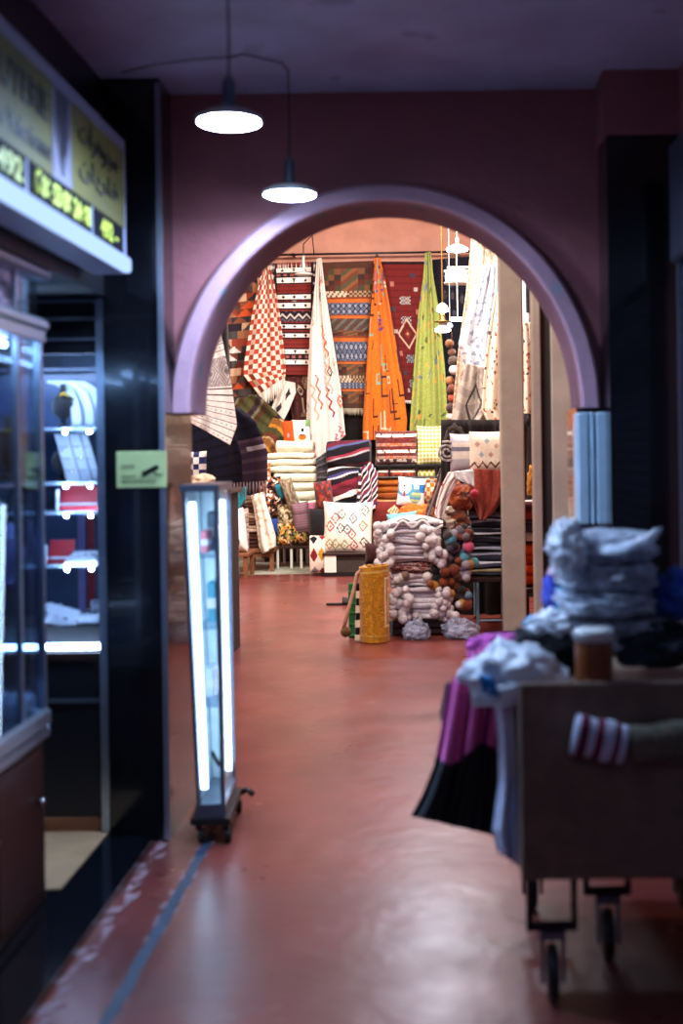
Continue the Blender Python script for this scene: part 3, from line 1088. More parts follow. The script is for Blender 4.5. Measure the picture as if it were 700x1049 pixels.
# goods inside the cabinet
def bust(x, y, z, s, m, label, chain=None, group=None):
    t = thing('jewellery_bust', (x, y, z), label, 'jewellery stand', group)
    MB().lathe([(.001, 0), (.05 * s, 0), (.05 * s, .012 * s), (.02 * s, .03 * s), (.02 * s, .06 * s), (.07 * s, .10 * s), (.085 * s, .17 * s), (.06 * s, .23 * s), (.026 * s, .26 * s), (.024 * s, .32 * s), (.001, .325 * s)], (x, y, z), 24).build('bust_form', m, t, True)
    pts = [(x + .083 * s * math.sin(a) * .8 + .02 * s, y + .07 * s * math.cos(a), z + (.25 - .10 * (1 - abs(a) / PI)) * s) for a in [PI * (i / 8 - 1) for i in range(17)]]
    MB().tube(pts, .004 * s + .002, 6).build('necklace', chain or M_gold, t, True)
    return t
bust(-1.365, 4.12, 1.43, .62, M_velvet, 'dark necklace bust on the upper glass shelf of the left cabinet')
bust(-1.365, 4.12, 1.09, .6, M_lilac, 'lilac necklace bust on the lower glass shelf of the left cabinet', M_silver)
def tray(c, w, d, h, m, mi, label, rings=8, rot=(0, 0, 0), name='jewellery_tray'):
    t = thing(name, c, label, 'jewellery tray')
    MB().box(-w / 2, w / 2, -d / 2, d / 2, 0, h, bev=.006).build('tray_base', m, t, local=True)
    MB().box(-w / 2 + .008, w / 2 - .008, -d / 2 + .008, d / 2 - .008, h - .002, h + .006, bev=.004).build('pad', mi, t, local=True)
    mb = MB()
    for i in range(rings):
        x = -w / 2 + .02 + (w - .04) * (i % 4) / 3
        y = -d / 2 + .02 + (d - .04) * (i // 4) / max(1, (rings - 1) // 4)
        pts = [(x + .008 * math.cos(a), y, h + .010 + .008 * math.sin(a)) for a in [2 * PI * k / 10 for k in range(11)]]
        mb.tube(pts, .0022, 5)
    if rings:
        mb.build('rings', M_silver, t, True, local=True)
    t.rotation_euler = rot
    return t
tray((-1.345, 4.10, .668), .08, .16, .05, M_satin, M_satin, 'white ring tray on the floor of the left cabinet beside its corner')
tray((-1.43, 4.08, .668), .08, .2, .06, M_satin, M_lilac, 'pale lilac ring tray deeper in the left cabinet')
tray((-1.40, 3.9, 1.09), .08, .2, .03, M_velvet, M_satin, 'dark framed ring tray on the lower shelf of the left cabinet')

# ------------------------------------------------------------------ display shelves in the lit niche
ds = thing('display_shelving', (-1.6, 5.1, .03), 'lit jewellery shelving in the dark niche between cabinet and pillar', 'shelving')
Xl, Xr = -1.95, -1.262
MB().box(Xl, Xr - .02, 4.97, 5.36, .034, .70, bev=.004).build('base_cabinet', M_darkwall, ds)
MB().box(Xl, Xr - .01, 4.955, 4.972, .034, .085).build('skirting', M_oak, ds)
MB().box(Xl, Xr - .02, 4.95, 4.97, .535, .55).build('metal_strip', M_aludark, ds)
MB().box(Xl, Xr - .015, 4.945, 5.36, .70, .735, bev=.004).build('counter_edge', M_brown, ds)
MB().tube([(Xl, 4.955, .755), (Xr - .01, 4.955, .755)], .012, 10).build('led_tube', E_tubehot, ds, True)
MB().box(Xl, Xr - .02, 4.99, 5.36, .74, .83, bev=.004).build('drawer', M_velvet, ds)
MB().box(Xl, Xr - .01, 5.35, 5.375, .7, 2.1).build('back_panel', mat('blue_grey_backing_panel', '4a5c80', .3), ds)
for z, w in ((1.825, .014), (1.868, .05), (1.955, .01), (2.035, .014), (2.105, .012)):
    MB().box(Xl, Xr - .01, 4.95, 4.97, z - w / 2, z + w / 2).build('head_strip', M_aludark if z < 1.9 else M_alu, ds)
MB().box(Xl, Xr - .02, 4.975, 5.36, 1.9, 2.1).build('head_box', M_darkwall, ds)
MB().tube([(Xl, 5.0, 1.865), (Xr - .04, 5.0, 1.865)], .011, 10).build('led_tube', emis('strong_led_tube', 'a9ccff', 75), ds, True)
MB().box(Xr - .03, Xr, 4.93, 4.955, .034, 2.11).build('door_jamb', M_alu, ds)
shelf_z = [1.60, 1.385, 1.27, 1.06]
for z in shelf_z:
    mb = MB()
    pts = [(Xl, 5.34)] + [(Xl + (Xr - .05 - Xl) * i / 16, 5.03 - .05 * math.sin(PI * i / 16)) for i in range(17)] + [(Xr - .05, 5.34)]
    mb.loft([[(x, y, z) for x, y in pts], [(x, y, z + .012) for x, y in pts]])
    mb.build('shelf', mat('frosted_glass_shelf', 'a9c4de', .15, var=.05, alpha=.75), ds)
    for x in (-1.43, -1.335):
        mb = MB().ball((x, 4.985, z - .006), .006, 10, 6)
        mb.build('spotlight', emis('small_shelf_spots', 'b4d4ff', 420), ds, True)
for x, mm in ((-1.47, M_lilac), (-1.43, M_red), (-1.385, M_lilac), (-1.345, M_red)):
    MB().box(x - .014, x + .014, 5.335, 5.352, .84, 1.26).build('back_strip', mm, ds)

def arc_stand(x, w, z0, z1, Y, label):
    """curved necklace card leaning back at the top"""
    def fn(u, v):
        t = v
        return (x + w * (u - .5) - .12 * (1 - math.cos(PI / 2 * (1 - t))) * 1.0 + .0, Y + .10 * math.sin(PI / 2 * (1 - t)) * .8 + .006 * math.sin(PI * u), z0 + (z1 - z0) * math.sin(PI / 2 * (1 - t)))
    o = MB().grid(fn, 8, 16).build('necklace_card', M_satin, None, True, label, 'jewellery stand', 'curved white necklace cards', solid=.012)
    return o
h = P(66, 432, 5.08).z
for i, (px, lab) in enumerate(((75, 'leftmost curved white necklace card on the top niche shelf'), (87, 'middle curved white necklace card on the top niche shelf'), (98, 'rightmost curved white necklace card on the top niche shelf'))):
    c = P(px + 4, 430, 5.08)
    arc_stand(c.x, .04, 1.613, 1.80, 5.07 + i * .012, lab)
bust(-1.475, 5.12, 1.613, .55, M_velvet, 'small black necklace bust on the top niche shelf')
def lean_card(px0, px1, label, Y=5.06):
    a = P(px0, 488, Y)
    t = thing('bracelet_card', (a.x, Y, 1.398), label, 'jewellery stand', 'leaning white bracelet cards')
    w = (px1 - px0) * Y / F
    mb = MB()
    mb.loft([[(0, 0, 0), (w, 0, 0), (w, .012, 0), (0, .012, 0)], [(-.065, .05, .19), (w - .065, .05, .19), (w - .065, .062, .19), (-.065, .062, .19)]])
    mb.build('card', M_satin, t, local=True)
    for k in range(3):
        f = .25 + .25 * k
        x0 = -.065 * f
        mb = MB()
        mb.tube([(x0 + .006, .05 * f - .004, .19 * f), (x0 + w / 2, .05 * f - .007, .19 * f - .008), (x0 + w - .006, .05 * f - .004, .19 * f)], .002, 5)
        mb.build('chain', M_silver, t, True, local=True)
lean_card(69, 82, 'leftmost leaning white bracelet card on the second niche shelf')
lean_card(84, 94, 'middle leaning white bracelet card on the second niche shelf', 5.07)
lean_card(96, 103, 'rightmost leaning white bracelet card on the second niche shelf', 5.08)
bust(-1.485, 5.13, 1.398, .5, M_velvet, 'small black necklace bust on the second niche shelf')
def open_box(px, Y, z, w, d, label, s=1.0):
    a = P(px, 500, Y)
    t = thing('jewellery_box', (a.x, Y, z), label, 'jewellery box')
    MB().box(0, w, 0, d, 0, .022 * s, bev=.004).build('box_base', M_red, t, local=True)
    mb = MB().loft([[(0, d, .02), (w, d, .02), (w, d + .01, .02), (0, d + .01, .02)], [(0, d + .03, .105 * s), (w, d + .03, .105 * s), (w, d + .04, .105 * s), (0, d + .04, .105 * s)]])
    mb.build('lid', M_red, t, local=True)
    MB().box(.008, w - .008, .006, d - .008, .02 * s, .03 * s, bev=.003).build('white_lining', M_satin, t, local=True)
    MB().box(.0, .012, -.004, .008, 0, .09 * s, bev=.002).build('white_edge', M_satin, t, local=True)
    return t
open_box(57, 5.01, 1.283, .19, .06, 'open red velvet box with white lining on the third niche shelf', .95)
open_box(44, 5.02, 1.073, .10, .06, 'small open red box at the left of the fourth niche shelf', .85)
tray((P(86, 575, 5.04).x, 5.06, 1.073), .13, .12, .03, M_satin, M_satin, 'oval white ring tray beside the small red box on the fourth niche shelf', 8, (math.radians(12), 0, 0))
tray((P(61, 632, 5.05).x, 5.07, .85), .15, .13, .02, M_satin, M_satin, 'tilted white ring tray on the black drawer of the niche', 8, (math.radians(25), math.radians(18), .2))
tray((P(93, 640, 5.03).x, 5.06, .835), .10, .12, .03, M_satin, M_satin, 'low white ring tray at the right end of the black drawer', 8)
tray((P(96, 622, 5.05).x, 5.2, .85), .10, .12, .02, M_satin, M_satin, 'white tray standing steeply behind the low tray in the niche', 8, (math.radians(62), 0, .3))

# ------------------------------------------------------------------ narrow lit vitrine on casters before the arch
vt = thing('narrow_vitrine', (-.88, 5.1, 0), 'narrow glass showcase on casters with lit tubes before the arch', 'showcase')
zt, zb = 1.36, .15
corn = {}
for nm, xt, xb_, y in (('fl', -.951, -.907, 4.90), ('fr', -.827, -.815, 4.90), ('br', -.842, -.836, 5.30), ('bl', -.965, -.93, 5.30)):
    corn[nm] = (Vector((xt, y, zt)), Vector((xb_, y, zb)))
for nm in corn:
    t_, b_ = corn[nm]
    MB().loft([[b_ + Vector(d) for d in ((-.008, -.008, 0), (.008, -.008, 0), (.008, .008, 0), (-.008, .008, 0))], [t_ + Vector(d) for d in ((-.008, -.008, 0), (.008, -.008, 0), (.008, .008, 0), (-.008, .008, 0))]]).build('frame_post', M_aludark, vt)
def ringbox(i, z0, z1, grow, nm, m):
    rg = []
    for dz in (z0, z1):
        rg.append([corn[k][i] + Vector((sx * grow, sy * grow, dz)) for k, sx, sy in (('fl', -1, -1), ('fr', 1, -1), ('br', 1, 1), ('bl', -1, 1))])
    MB().loft(rg).build(nm, m, vt)
ringbox(0, -.005, .022, .014, 'top_cap', M_aludark)
ringbox(1, -.05, .0, .012, 'base_tray', M_aludark)
ringbox(1, -.075, -.05, .03, 'plinth', M_black)
for a_, b_ in (('fl', 'fr'), ('fr', 'br')):
    mb = MB()
    mb.v += [tuple(corn[a_][1]), tuple(corn[b_][1]), tuple(corn[b_][0]), tuple(corn[a_][0])]
    mb.face(range(4))
    mb.build('pane', M_glass, vt, solid=.004)
mb = MB(); mb.v += [tuple(corn['bl'][1]), tuple(corn['fl'][1]), tuple(corn['fl'][0]), tuple(corn['bl'][0])]; mb.face(range(4))
M_back = mat('pale_blue_backing_board', 'c2d6d8', .4)
mb.build('side_board', M_back, vt, solid=.006)
mb = MB(); mb.v += [tuple(corn['br'][1]), tuple(corn['bl'][1]), tuple(corn['bl'][0]), tuple(corn['br'][0])]; mb.face(range(4))
mb.build('back_board', M_back, vt, solid=.006)
def vin(u, w, t):   # point inside the vitrine: u across, w depth, t height
    f = corn['fl'][1].lerp(corn['fl'][0], t).lerp(corn['fr'][1].lerp(corn['fr'][0], t), u)
    g = corn['bl'][1].lerp(corn['bl'][0], t).lerp(corn['br'][1].lerp(corn['br'][0], t), u)
    return f.lerp(g, w)
for u, w in ((.2, .10), (.88, .80)):
    MB().tube([vin(u, w, .04), vin(u, w, .96)], .012, 10).build('led_tube', E_tube, vt, True)
for t_ in (.3, .55, .78):
    p = [vin(u, w, t_) for u, w in ((.12, .1), (.88, .1), (.88, .9), (.12, .9))]
    MB().loft([[q for q in p], [q + Vector((0, 0, .006)) for q in p]]).build('shelf', M_glass, vt)
for i, nm in enumerate(('fl', 'fr', 'br', 'bl')):
    c = corn[nm][1]
    x, y = c.x + (.01 if nm[1] == 'r' else -.0), c.y
    cs = MB().box(x - .012, x + .012, y - .012, y + .012, .052, .078).build('caster', M_blackmetal, vt)
    mb = MB(); mb.lathe([(.001, -.011), (.024, -.011), (.027, -.006), (.027, .006), (.024, .011), (.001, .011)], (0, 0, 0), 18)
    mb.v = [(z + x + .01, y + b, .028 + a) for a, b, z in mb.v]
    mb.build('wheel', M_black, cs, True)
mb = MB().tube([(-.80, 5.28, .09), (-.775, 5.27, .105), (-.75, 5.26, .085)], .012, 8)
mb.build('brake_lever', M_black, vt, True)
MB().tube([vin(.45, .3, .14), vin(.6, .4, .10), vin(.8, .5, .07)], .008, 8).build('cable', M_black, vt, True)
for u, w, t_, s, m_, lab in ((.45, .4, .785, (.03, .1, .09), M_pinkbox, 'small pink box on the top shelf of the narrow vitrine'), (.62, .5, .556, (.04, .12, .16), M_teal, 'teal packet on the middle shelf of the narrow vitrine'),
                             (.42, .55, .306, (.04, .14, .12), M_satin, 'white packet on the lowest shelf of the narrow vitrine'), (.6, .65, .785, (.035, .1, .16), mat('grey_blue_packet', '6f8fa2', .4), 'grey blue packet behind the pink box in the narrow vitrine')):
    c = vin(u, w, t_) + Vector((0, 0, .008))
    t = thing('packet', c, lab, 'packet')
    MB().box(-s[0] / 2, s[0] / 2, -s[1] / 2, s[1] / 2, 0, s[2], bev=.006).build('carton', m_, t, local=True)
    MB().box(-s[0] / 2 + .003, s[0] / 2 + .0015, -s[1] / 2 - .0015, s[1] / 2 - .006, s[2] * .35, s[2] * .6).build('band', M_white, t, local=True)

# ================================================================== THE CART IN FRONT
Yc = 3.43
ct = thing('trolley', (.55, 3.85, 0), 'brown board trolley on caster wheels piled with clothes at the right', 'cart')
cxl, cxr, cz0, cz1 = P(534, 800, Yc).x, .90, .335, .868
MB().box(cxl, cxr, Yc, Yc + .02, cz0, cz1, bev=.004).build('front_board', M_board, ct)
MB().box(cxl, cxr, 4.26, 4.28, cz0, cz1, bev=.004).build('rear_board', M_board, ct)
MB().box(cxl, cxl + .018, Yc + .02, 4.26, cz0, cz1 - .01).build('side_board', M_board, ct)
MB().box(cxr - .018, cxr, Yc + .02, 4.26, cz0, cz1 - .01).build('side_board', M_board, ct)
MB().box(cxl + .018, cxr - .018, Yc + .02, 4.26, .78, .80).build('goods_deck', M_board, ct)
for x, y in ((cxl + .012, Yc + .02), (cxl + .012, 4.14), (cxr - .16, Yc + .02), (cxr - .16, 4.14), (cxl + .20, 3.72)):
    if True:
        fr = MB()
        fr.box(x, x + .016, y, y + .03, .205, cz0 + .03)
        fr.box(x + .122, x + .138, y, y + .03, .205, cz0 + .03)
        fr.box(x, x + .138, y, y + .03, .19, .208)
        leg = fr.build('leg_frame', M_blackmetal, ct)
        cx_ = x + .07
        fk = MB().box(cx_ - .036, cx_ + .036, y - .01, y + .04, .168, .19)
        fk.box(cx_ - .034, cx_ - .024, y - .005, y + .035, .05, .17)
        fk.box(cx_ + .024, cx_ + .034, y - .005, y + .035, .05, .17)
        fk.build('caster_fork', M_aludark, leg)
        wm = MB()
        wm.lathe([(.001, -.016), (.045, -.016), (.07, -.013), (.075, 0), (.07, .013), (.045, .016), (.001, .016)], (0, 0, 0), 28)
        wm.v = [(cx_ + c, y + .015 + a, .075 + b) for a, b, c in wm.v]
        wm.build('wheel', M_black, leg, True)

def garment_pat(u, v):
    if v > .60 + .05 * math.sin(u * 7): return '101016' if int(u * 9) % 3 else '16161f'
    if u > .55 and .25 < (u * 5) % 1 < .5: return '74285f'
    return 'f068b0' if int(u * 12) % 4 else 'd0509a'
sheet('magenta_dress', [(486, 668, 522, 652), (462, 702, 524, 690), (455, 740, 520, 735), (446, 785, 516, 780), (434, 815, 514, 820), (422, 836, 512, 857)], 3.86, garment_pat,
      'magenta and black dress hanging down the left side of the trolley', 'clothing', 48, 80, .035, 3.5, .4, .01)
sheet('black_garment', [(458, 700, 478, 694), (452, 730, 478, 730), (456, 760, 480, 775), (470, 800, 486, 810)], 4.0, solid('14131a', '0e0e14'),
      'black garment showing behind the magenta dress on the trolley', 'clothing', 20, 40, .02, 2, 1, .01)
sheet('white_cloth', [(508, 716, 541, 706), (512, 760, 541, 760), (513, 800, 541, 805), (506, 850, 540, 850), (511, 872, 541, 892)], 3.6, lambda u, v: '3a4ecf' if abs(u - .72) < .1 and abs(v - .42) < .035 else ('ece6f4' if v < .5 else 'dce4fa'),
      'white cloth hanging beside the magenta dress at the trolley corner', 'clothing', 30, 60, .03, 2, .6, .01)
c = P(527, 693, 3.62)
bagp = plastic_mat('white_plastic_film', .92, 'eef3fa')
bg_ = thing('plastic_bag', (c.x, c.y, c.z - .09), 'crumpled white plastic bag with a blue mark lying over the trolley corner', 'bag')
heap('film', c, (.13, .12, .085), solid('ffffff'), None, None, .35, 2.2, 4, bagp, flat=False, parent=bg_, ridge=.25)
mb = MB().grid(lambda u, v: P(490 + 16 * u + 6 * v, 690 + 20 * v + 4 * u, 3.50 + .015 * math.sin(u * 6)), 6, 6)
mb.build('blue_mark', mat('cyan_blue_print', '2d8fd0', .4), bg_, True, solid=.004)
mb = MB().grid(lambda u, v: P(484 + 70 * u - 0 * v, 712 + 12 * v - 26 * u + 6 * math.sin(u * 5), 3.52 + .02 * math.sin(u * 9 + v)), 20, 6)
mb.build('flap', bagp, bg_, True, solid=.004)
c = P(570, 668, 3.8)
heap('black_clothes', c, (.14, .14, .085), solid('0c0c10', '121218'), 'heap of black clothes behind the white plastic bag on the trolley', 'clothing', .3, 2.4, 9)
c = P(506, 664, 4.05)
heap('magenta_fabric', c, (.09, .1, .045), solid('c0509e', '9c3f88'), 'magenta fabric peeping out behind the black clothes on the trolley', 'clothing', .3, 2.4, 12)
c = P(549, 640, 4.15)
heap('cyan_cloth', c, (.04, .06, .03), solid('2f9fc4'), 'small cyan cloth at the left rear of the trolley pile', 'clothing', .3, 2.4, 13)
c = P(566, 610, 4.0)
heap('violet_packet', c, (.03, .07, .085), lambda u, v: 'c8486a' if v < .2 else ('4a58c8' if v < .7 else '3f4bb8'), 'violet blue packet with a pink top left of the wrapped bundles', 'packet', .25, 2.4, 14)
c = P(578, 612, 3.9)
heap('cyan_packet', c, (.022, .05, .09), solid('3aa5cf', '66bfe0'), 'light cyan packet squeezed beside the wrapped bundles', 'packet', .25, 2.6, 15)
c = P(571, 640, 3.78)
heap('crumpled_film', c, (.085, .08, .045), solid('ffffff'), 'crumpled clear plastic film below the cyan packet on the trolley', 'bag', .4, 3, 16, bagp, flat=False)
# jar with white lid
c = P(609, 692, 3.5)
jr = thing('amber_jar', (c.x, c.y, .80), 'brown jar with a white lid standing before the wrapped bundles', 'jar')
zz = P(609, 655, 3.5).z
MB().lathe([(.001, .801), (.048, .801), (.052, .82), (.052, zz - .02), (.049, zz), (.001, zz)], (c.x, c.y, 0), 32).build('jar_body', mat('amber_brown_plastic', '8a4a22', .3, var=.1), jr, True)
MB().lathe([(.001, zz - .002), (.055, zz - .002), (.056, zz + .024), (.05, zz + .03), (.001, zz + .03)], (c.x, c.y, 0), 32).build('lid', M_white, jr, True)
# wrapped bundles
wrapm = plastic_mat('wrinkled_clear_wrap', .5, 'e8f2ff')
blabels = ['topmost plastic wrapped bundle of folded clothes on the trolley', 'second plastic wrapped bundle from the top of the trolley stack', 'third plastic wrapped bundle from the top of the trolley stack', 'lowest plastic wrapped bundle of the trolley stack behind the jar']
for i, (x0, y0, x1, y1, Y) in enumerate(((576, 548, 668, 578, 3.74), (582, 579, 672, 606, 3.70), (584, 607, 668, 632, 3.67), (586, 633, 690, 668, 3.72))):
    a, b = P(x0, y1, Y), P(x1, y0, Y)
    t = thing('wrapped_bundle', ((a.x + b.x) / 2, Y + .15, min(a.z, b.z)), blabels[i], 'bundle', 'plastic wrapped bundles on the trolley')
    blanket('folded_clothes', x0 + 6, y0 + 3, x1 - 6, y1, Y + .03, .26, solid(*[('6a7488', '5a6478'), ('5a6070', '4a5060'), ('6c7488', '565e70'), ('3a404c', '464c5a')][i]), None, None, 2, None, 24, .008, i, parent=t)
    cc = (a + b) / 2
    heap('plastic_wrap', (cc.x, Y + .15, cc.z), ((b.x - a.x) * .52, .18, (b.z - a.z) * .5), solid('ffffff'), None, None, .16, 2.6, 20 + i, wrapm, 70, 44, t, False, ridge=.3, boxy=4)
mb = MB()
c = P(636, 560, 3.72)
t = thing('plastic_sleeves', (c.x, c.y, c.z - .03), 'fan of loose clear plastic sleeves on top of the wrapped bundles', 'bag')
for k in range(5):
    MB().grid(lambda u, v: (c.x - .11 + .17 * u + .012 * k, c.y + .10 * v - .02 * k, c.z - .035 + .008 * k + (.02 + .008 * k) * u * u + .012 * math.sin(5 * v + 4 * u + k)), 12, 8).build('sleeve', plastic_mat('stiff_clear_film', .6, 'e6eefa'), t, True, solid=.003)
c = P(590, 562, 3.74)
heap('loose_film', (c.x - .02, c.y, c.z), (.045, .07, .07), solid('ffffff'), 'white film bulging at the upper left of the wrapped bundles', 'bag', .4, 2.6, 31, bagp, flat=False, ridge=.5)
c = P(697, 612, 3.75)
heap('blue_cloth', c, (.075, .12, .09), solid('2a47a0', '34529f', '22356f'), 'blue cloth heaped at the right edge of the trolley', 'clothing', .3, 2.4, 33)
c = P(672, 664, 3.72)
heap('dark_clothes', c, (.12, .14, .07), solid('1d1d24', '2a2a34'), 'dark clothes lying under the blue cloth at the trolley right', 'clothing', .3, 2.4, 34)
# rolls hung on the front board
def roll_on_board(pts, r, pat, label, name):
    q = [P(x, y, Yc - .045) for x, y in pts]
    mb = MB()
    n, seg = 26, 18
    rings = []
    for i in range(n + 1):
        s = i / n
        k = s * (len(q) - 1)
        j = min(int(k), len(q) - 2)
        p = q[j].lerp(q[j + 1], k - j)
        rr = r * (1 + .05 * math.sin(s * 12))
        ax = (q[j + 1] - q[j]).normalized()
        up = Vector((-ax.z, 0, ax.x))
        rings.append([p + Vector((0, -1, 0)) * (-rr * .7 * math.cos(2 * PI * m_ / seg)) + up * rr * math.sin(2 * PI * m_ / seg) for m_ in range(seg)])
    n0 = len(mb.v)
    for r_ in rings: mb.v += [tuple(p) for p in r_]
    for i in range(n):
        for j in range(seg):
            mb.face((i * seg + j, i * seg + (j + 1) % seg, (i + 1) * seg + (j + 1) % seg, (i + 1) * seg + j), pat((i + .5) / n, (j + .5) / seg))
    mb.face(list(reversed(range(seg))), pat(0, 0)); mb.face([n * seg + j for j in range(seg)], pat(1, 0))
    return mb.build(name, CLOTH, None, True, label, 'cloth')
roll_on_board([(588, 752), (612, 757), (640, 763)], .055, lambda u, v: 'd9dbee' if (u < .08 or .26 < u < .44 or .58 < u < .76 or u > .9) else '7a2a48', 'red and white striped rolled cloth tied to the trolley front board', 'striped_roll')
roll_on_board([(646, 764), (675, 760), (716, 755)], .05, solid('7a7260', '6a6250'), 'dull olive rolled cloth on the front board beside the striped roll', 'olive_roll')

# ================================================================== THE RUG HALL: back wall
Yb = 18.05
rod = thing('curtain_rod', (-.9, Yb + .12, 4.3), 'thin dark rod along the salmon back wall that carries the rugs', 'rod')
ra, rb = P(262, 261.5, Yb + .12), P(492, 257.5, Yb + .12)
MB().tube([ra, rb], .016, 8).build('bar', M_blackmetal, rod, True)
for px in (300, 386, 470):
    q = P(px, 260, Yb + .12)
    MB().box(q.x - .015, q.x + .015, q.y, 18.4, q.z - .015, q.z + .015).build('wall_bracket', M_blackmetal, rod)
hang = 'rugs hung side by side on the back wall'
sheet('geometric_rug', [(214, 276, 268, 268), (226, 330, 270, 326), (227, 380, 268, 376), (226, 410, 262, 406), (225, 416, 261, 412)], Yb + .05, kilim_geo, 'brown geometric rug hanging leftmost on the back wall', 'rug', 50, 110, .03, 2, .3, group=hang, fringe=.26)
sheet('banded_rug', [(276, 270, 326, 268), (279, 330, 325, 330), (280, 384, 326, 384)], Yb + .05, kilim_band, 'dark red rug with white dotted bands on the back wall', 'rug', 64, 150, .02, 1.5, 1.2, group=hang, fringe_top=.12)
sheet('striped_kilim', [(330, 269, 386, 267), (333, 330, 384, 330), (343, 380, 380, 380), (345, 418, 380, 418)], Yb + .05, kilim_blue, 'kilim with blue and orange bands hanging between white and orange rugs', 'rug', 56, 150, .02, 1.5, .4, group=hang, fringe=.10, fringe_col='b9ad94')
sheet('medallion_rug', [(389, 268, 437, 268), (396, 330, 437, 330), (408, 380, 436, 380), (414, 410, 434, 410)], Yb + .05, rug_medallion, 'dark red rug with a pale diamond between orange and green rugs', 'rug', 56, 140, .02, 1.5, 2.2, group=hang, fringe=.05)
sheet('navy_rug', [(443, 266, 490, 262), (446, 340, 490, 340), (452, 420, 490, 420)], Yb + .05, scatter(('141722', '1a1c28', '10121a'), ['4a4238', '3a3c4c', '5a4a3c'], 26, 4, .04, ('dia', 'dot', 'dash'), 1.6), 'dark navy rug hanging right of the green rug', 'rug', 46, 96, .02, 1.5, .7, group=hang)
Yp = Yb - .22
pin = 'pinched rugs hanging to a point on the back wall'
sheet('checkered_rug', [(271.5, 267, 275.5, 267), (268, 282, 279, 281), (259, 320, 286, 318), (251, 368, 291, 360), (249.5, 384, 292.5, 378), (265, 404, 292, 386)], Yp, checker('a8402c', 'e9d9c6', 9, 26, False), 'red and white checkered rug pinched at its top on the back wall', 'rug', 54, 156, .05, 2.2, .3, group=pin, toplump=.06, fringe=.22)
wm = scatter('dfdbd2', ['d84a70', 'e05a36', '24222e', '8a2238', 'e8a08c', '24242c', 'a0a08c'], 26, 23, .062, ('zig', 'zig', 'zig', 'dia'), 2.6)
sheet('white_rug', [(325, 265, 329, 264), (322, 300, 333, 298), (318, 340, 340, 340), (315, 400, 349, 396), (314, 440, 353, 436), (315, 480, 354, 446)], Yp, wm, 'long white rug with small coloured zigzags pinched at its top', 'rug', 60, 150, .035, 2.2, 1.4, group=pin, toplump=.06)
om = scatter(('cf6a1e', 'c8621c', 'd4701f'), ['3a2024', '6a3a86', 'd9c0a4', '30282c', '4a2c20', '7aa08a', 'e8dcc8'], 52, 9, .06, ('ell', 'box', 'dash', 'ell', 'ell'), 2.4)
sheet('orange_rug', [(384, 264, 389, 264), (382, 284, 394, 284), (379, 330, 402, 330), (374, 400, 413, 396), (372, 436, 417, 430), (372, 452, 416, 447)], Yp, om, 'orange rug with dark line motifs pinched at its top', 'rug', 64, 150, .035, 2.6, 2.1, group=pin, toplump=.06)
gm = scatter(('98a452', 'a0ac5a', '909c4a'), ['5a6a3a', 'c99a4a', '49583e', 'd0a050', '6a7a8a'], 70, 15, .04, ('dash', 'dot', 'dash'), 2.4)
sheet('green_rug', [(436, 259, 441, 258), (434, 285, 444, 285), (429, 320, 450, 320), (424, 380, 456, 376), (420, 436, 459, 430), (420, 450, 459, 446)], Yp, gm, 'lime green rug pinched at its top beside the hanging lamps', 'rug', 56, 130, .035, 2.4, .9, group=pin, toplump=.06)
sheet('grey_white_rug', [(292, 390, 302, 392), (284, 404, 303, 402), (276, 424, 296, 420), (276, 432, 288, 436)], Yp + .06, lambda u, v: '2a2630' if (abs(u - .6) + abs(v - .3) * .8 < .13 or abs(u - .4) + abs(v - .62) < .13) else 'ddd6cc', 'small white rug end with black motifs below the banded rug', 'rug', 30, 40, .04, 1.4, .4)
sheet('red_brown_rug', [(284, 386, 326, 386), (296, 410, 326, 408), (300, 430, 326, 428), (296, 446, 322, 446)], Yb + .10, scatter(('4c2420', '5c2c26', '3c1e1e'), ['8a6a52', 'a89a86', '2a1a1c'], 20, 31, .07, ('dia', 'dash'), 1.0), 'dark red brown rug hanging below the banded rug', 'rug', 36, 50, .04, 2, .6)
sheet('olive_kilim', [(232, 410, 264, 404), (240, 428, 285, 424), (262, 446, 296, 436), (276, 462, 300, 450)], Yp - .1, stripes([('4c4a2a', 2), ('33222e', 2), ('6a6a50', 1), ('47301f', 2), ('3f4224', 2)], 2.5, .5), 'olive and plum striped kilim slung under the leftmost rugs', 'rug', 40, 50, .05, 1.6, 1.1, fringe=.12)
sheet('mustard_kilim', [(280, 428, 318, 436), (272, 444, 316, 450), (262, 458, 300, 462), (262, 472, 290, 476)], Yp - .25, stripes([('8a5a2a', 2), ('c0862e', 1.2), ('4a4a2a', 2), ('6a3426', 1.5), ('b9a070', .7)], 2.2, -.3, .05), 'mustard and green striped kilim draped behind the cream blankets', 'rug', 36, 40, .06, 1.7, .2)
sheet('brown_kilim', [(300, 440, 330, 440), (304, 462, 330, 462), (318, 484, 330, 484)], Yb + .02, stripes([('47301f', 2), ('6a4a30', 1), ('3a2a22', 2), ('8a6a4a', .6)], 6), 'dark brown kilim hanging behind the white zigzag rug', 'rug', 24, 40, .03, 2, .2)
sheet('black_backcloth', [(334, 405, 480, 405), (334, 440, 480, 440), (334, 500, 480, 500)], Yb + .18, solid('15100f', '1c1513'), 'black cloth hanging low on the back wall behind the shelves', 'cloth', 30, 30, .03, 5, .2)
sheet('dark_plum_cloth', [(226, 404, 334, 404), (226, 470, 334, 470), (226, 540, 334, 540)], Yb + .27, solid('2b1a1e', '35221f', '241a22'), 'plum brown cloth on the back wall behind the cream blankets', 'cloth', 30, 30, .03, 5, .2)

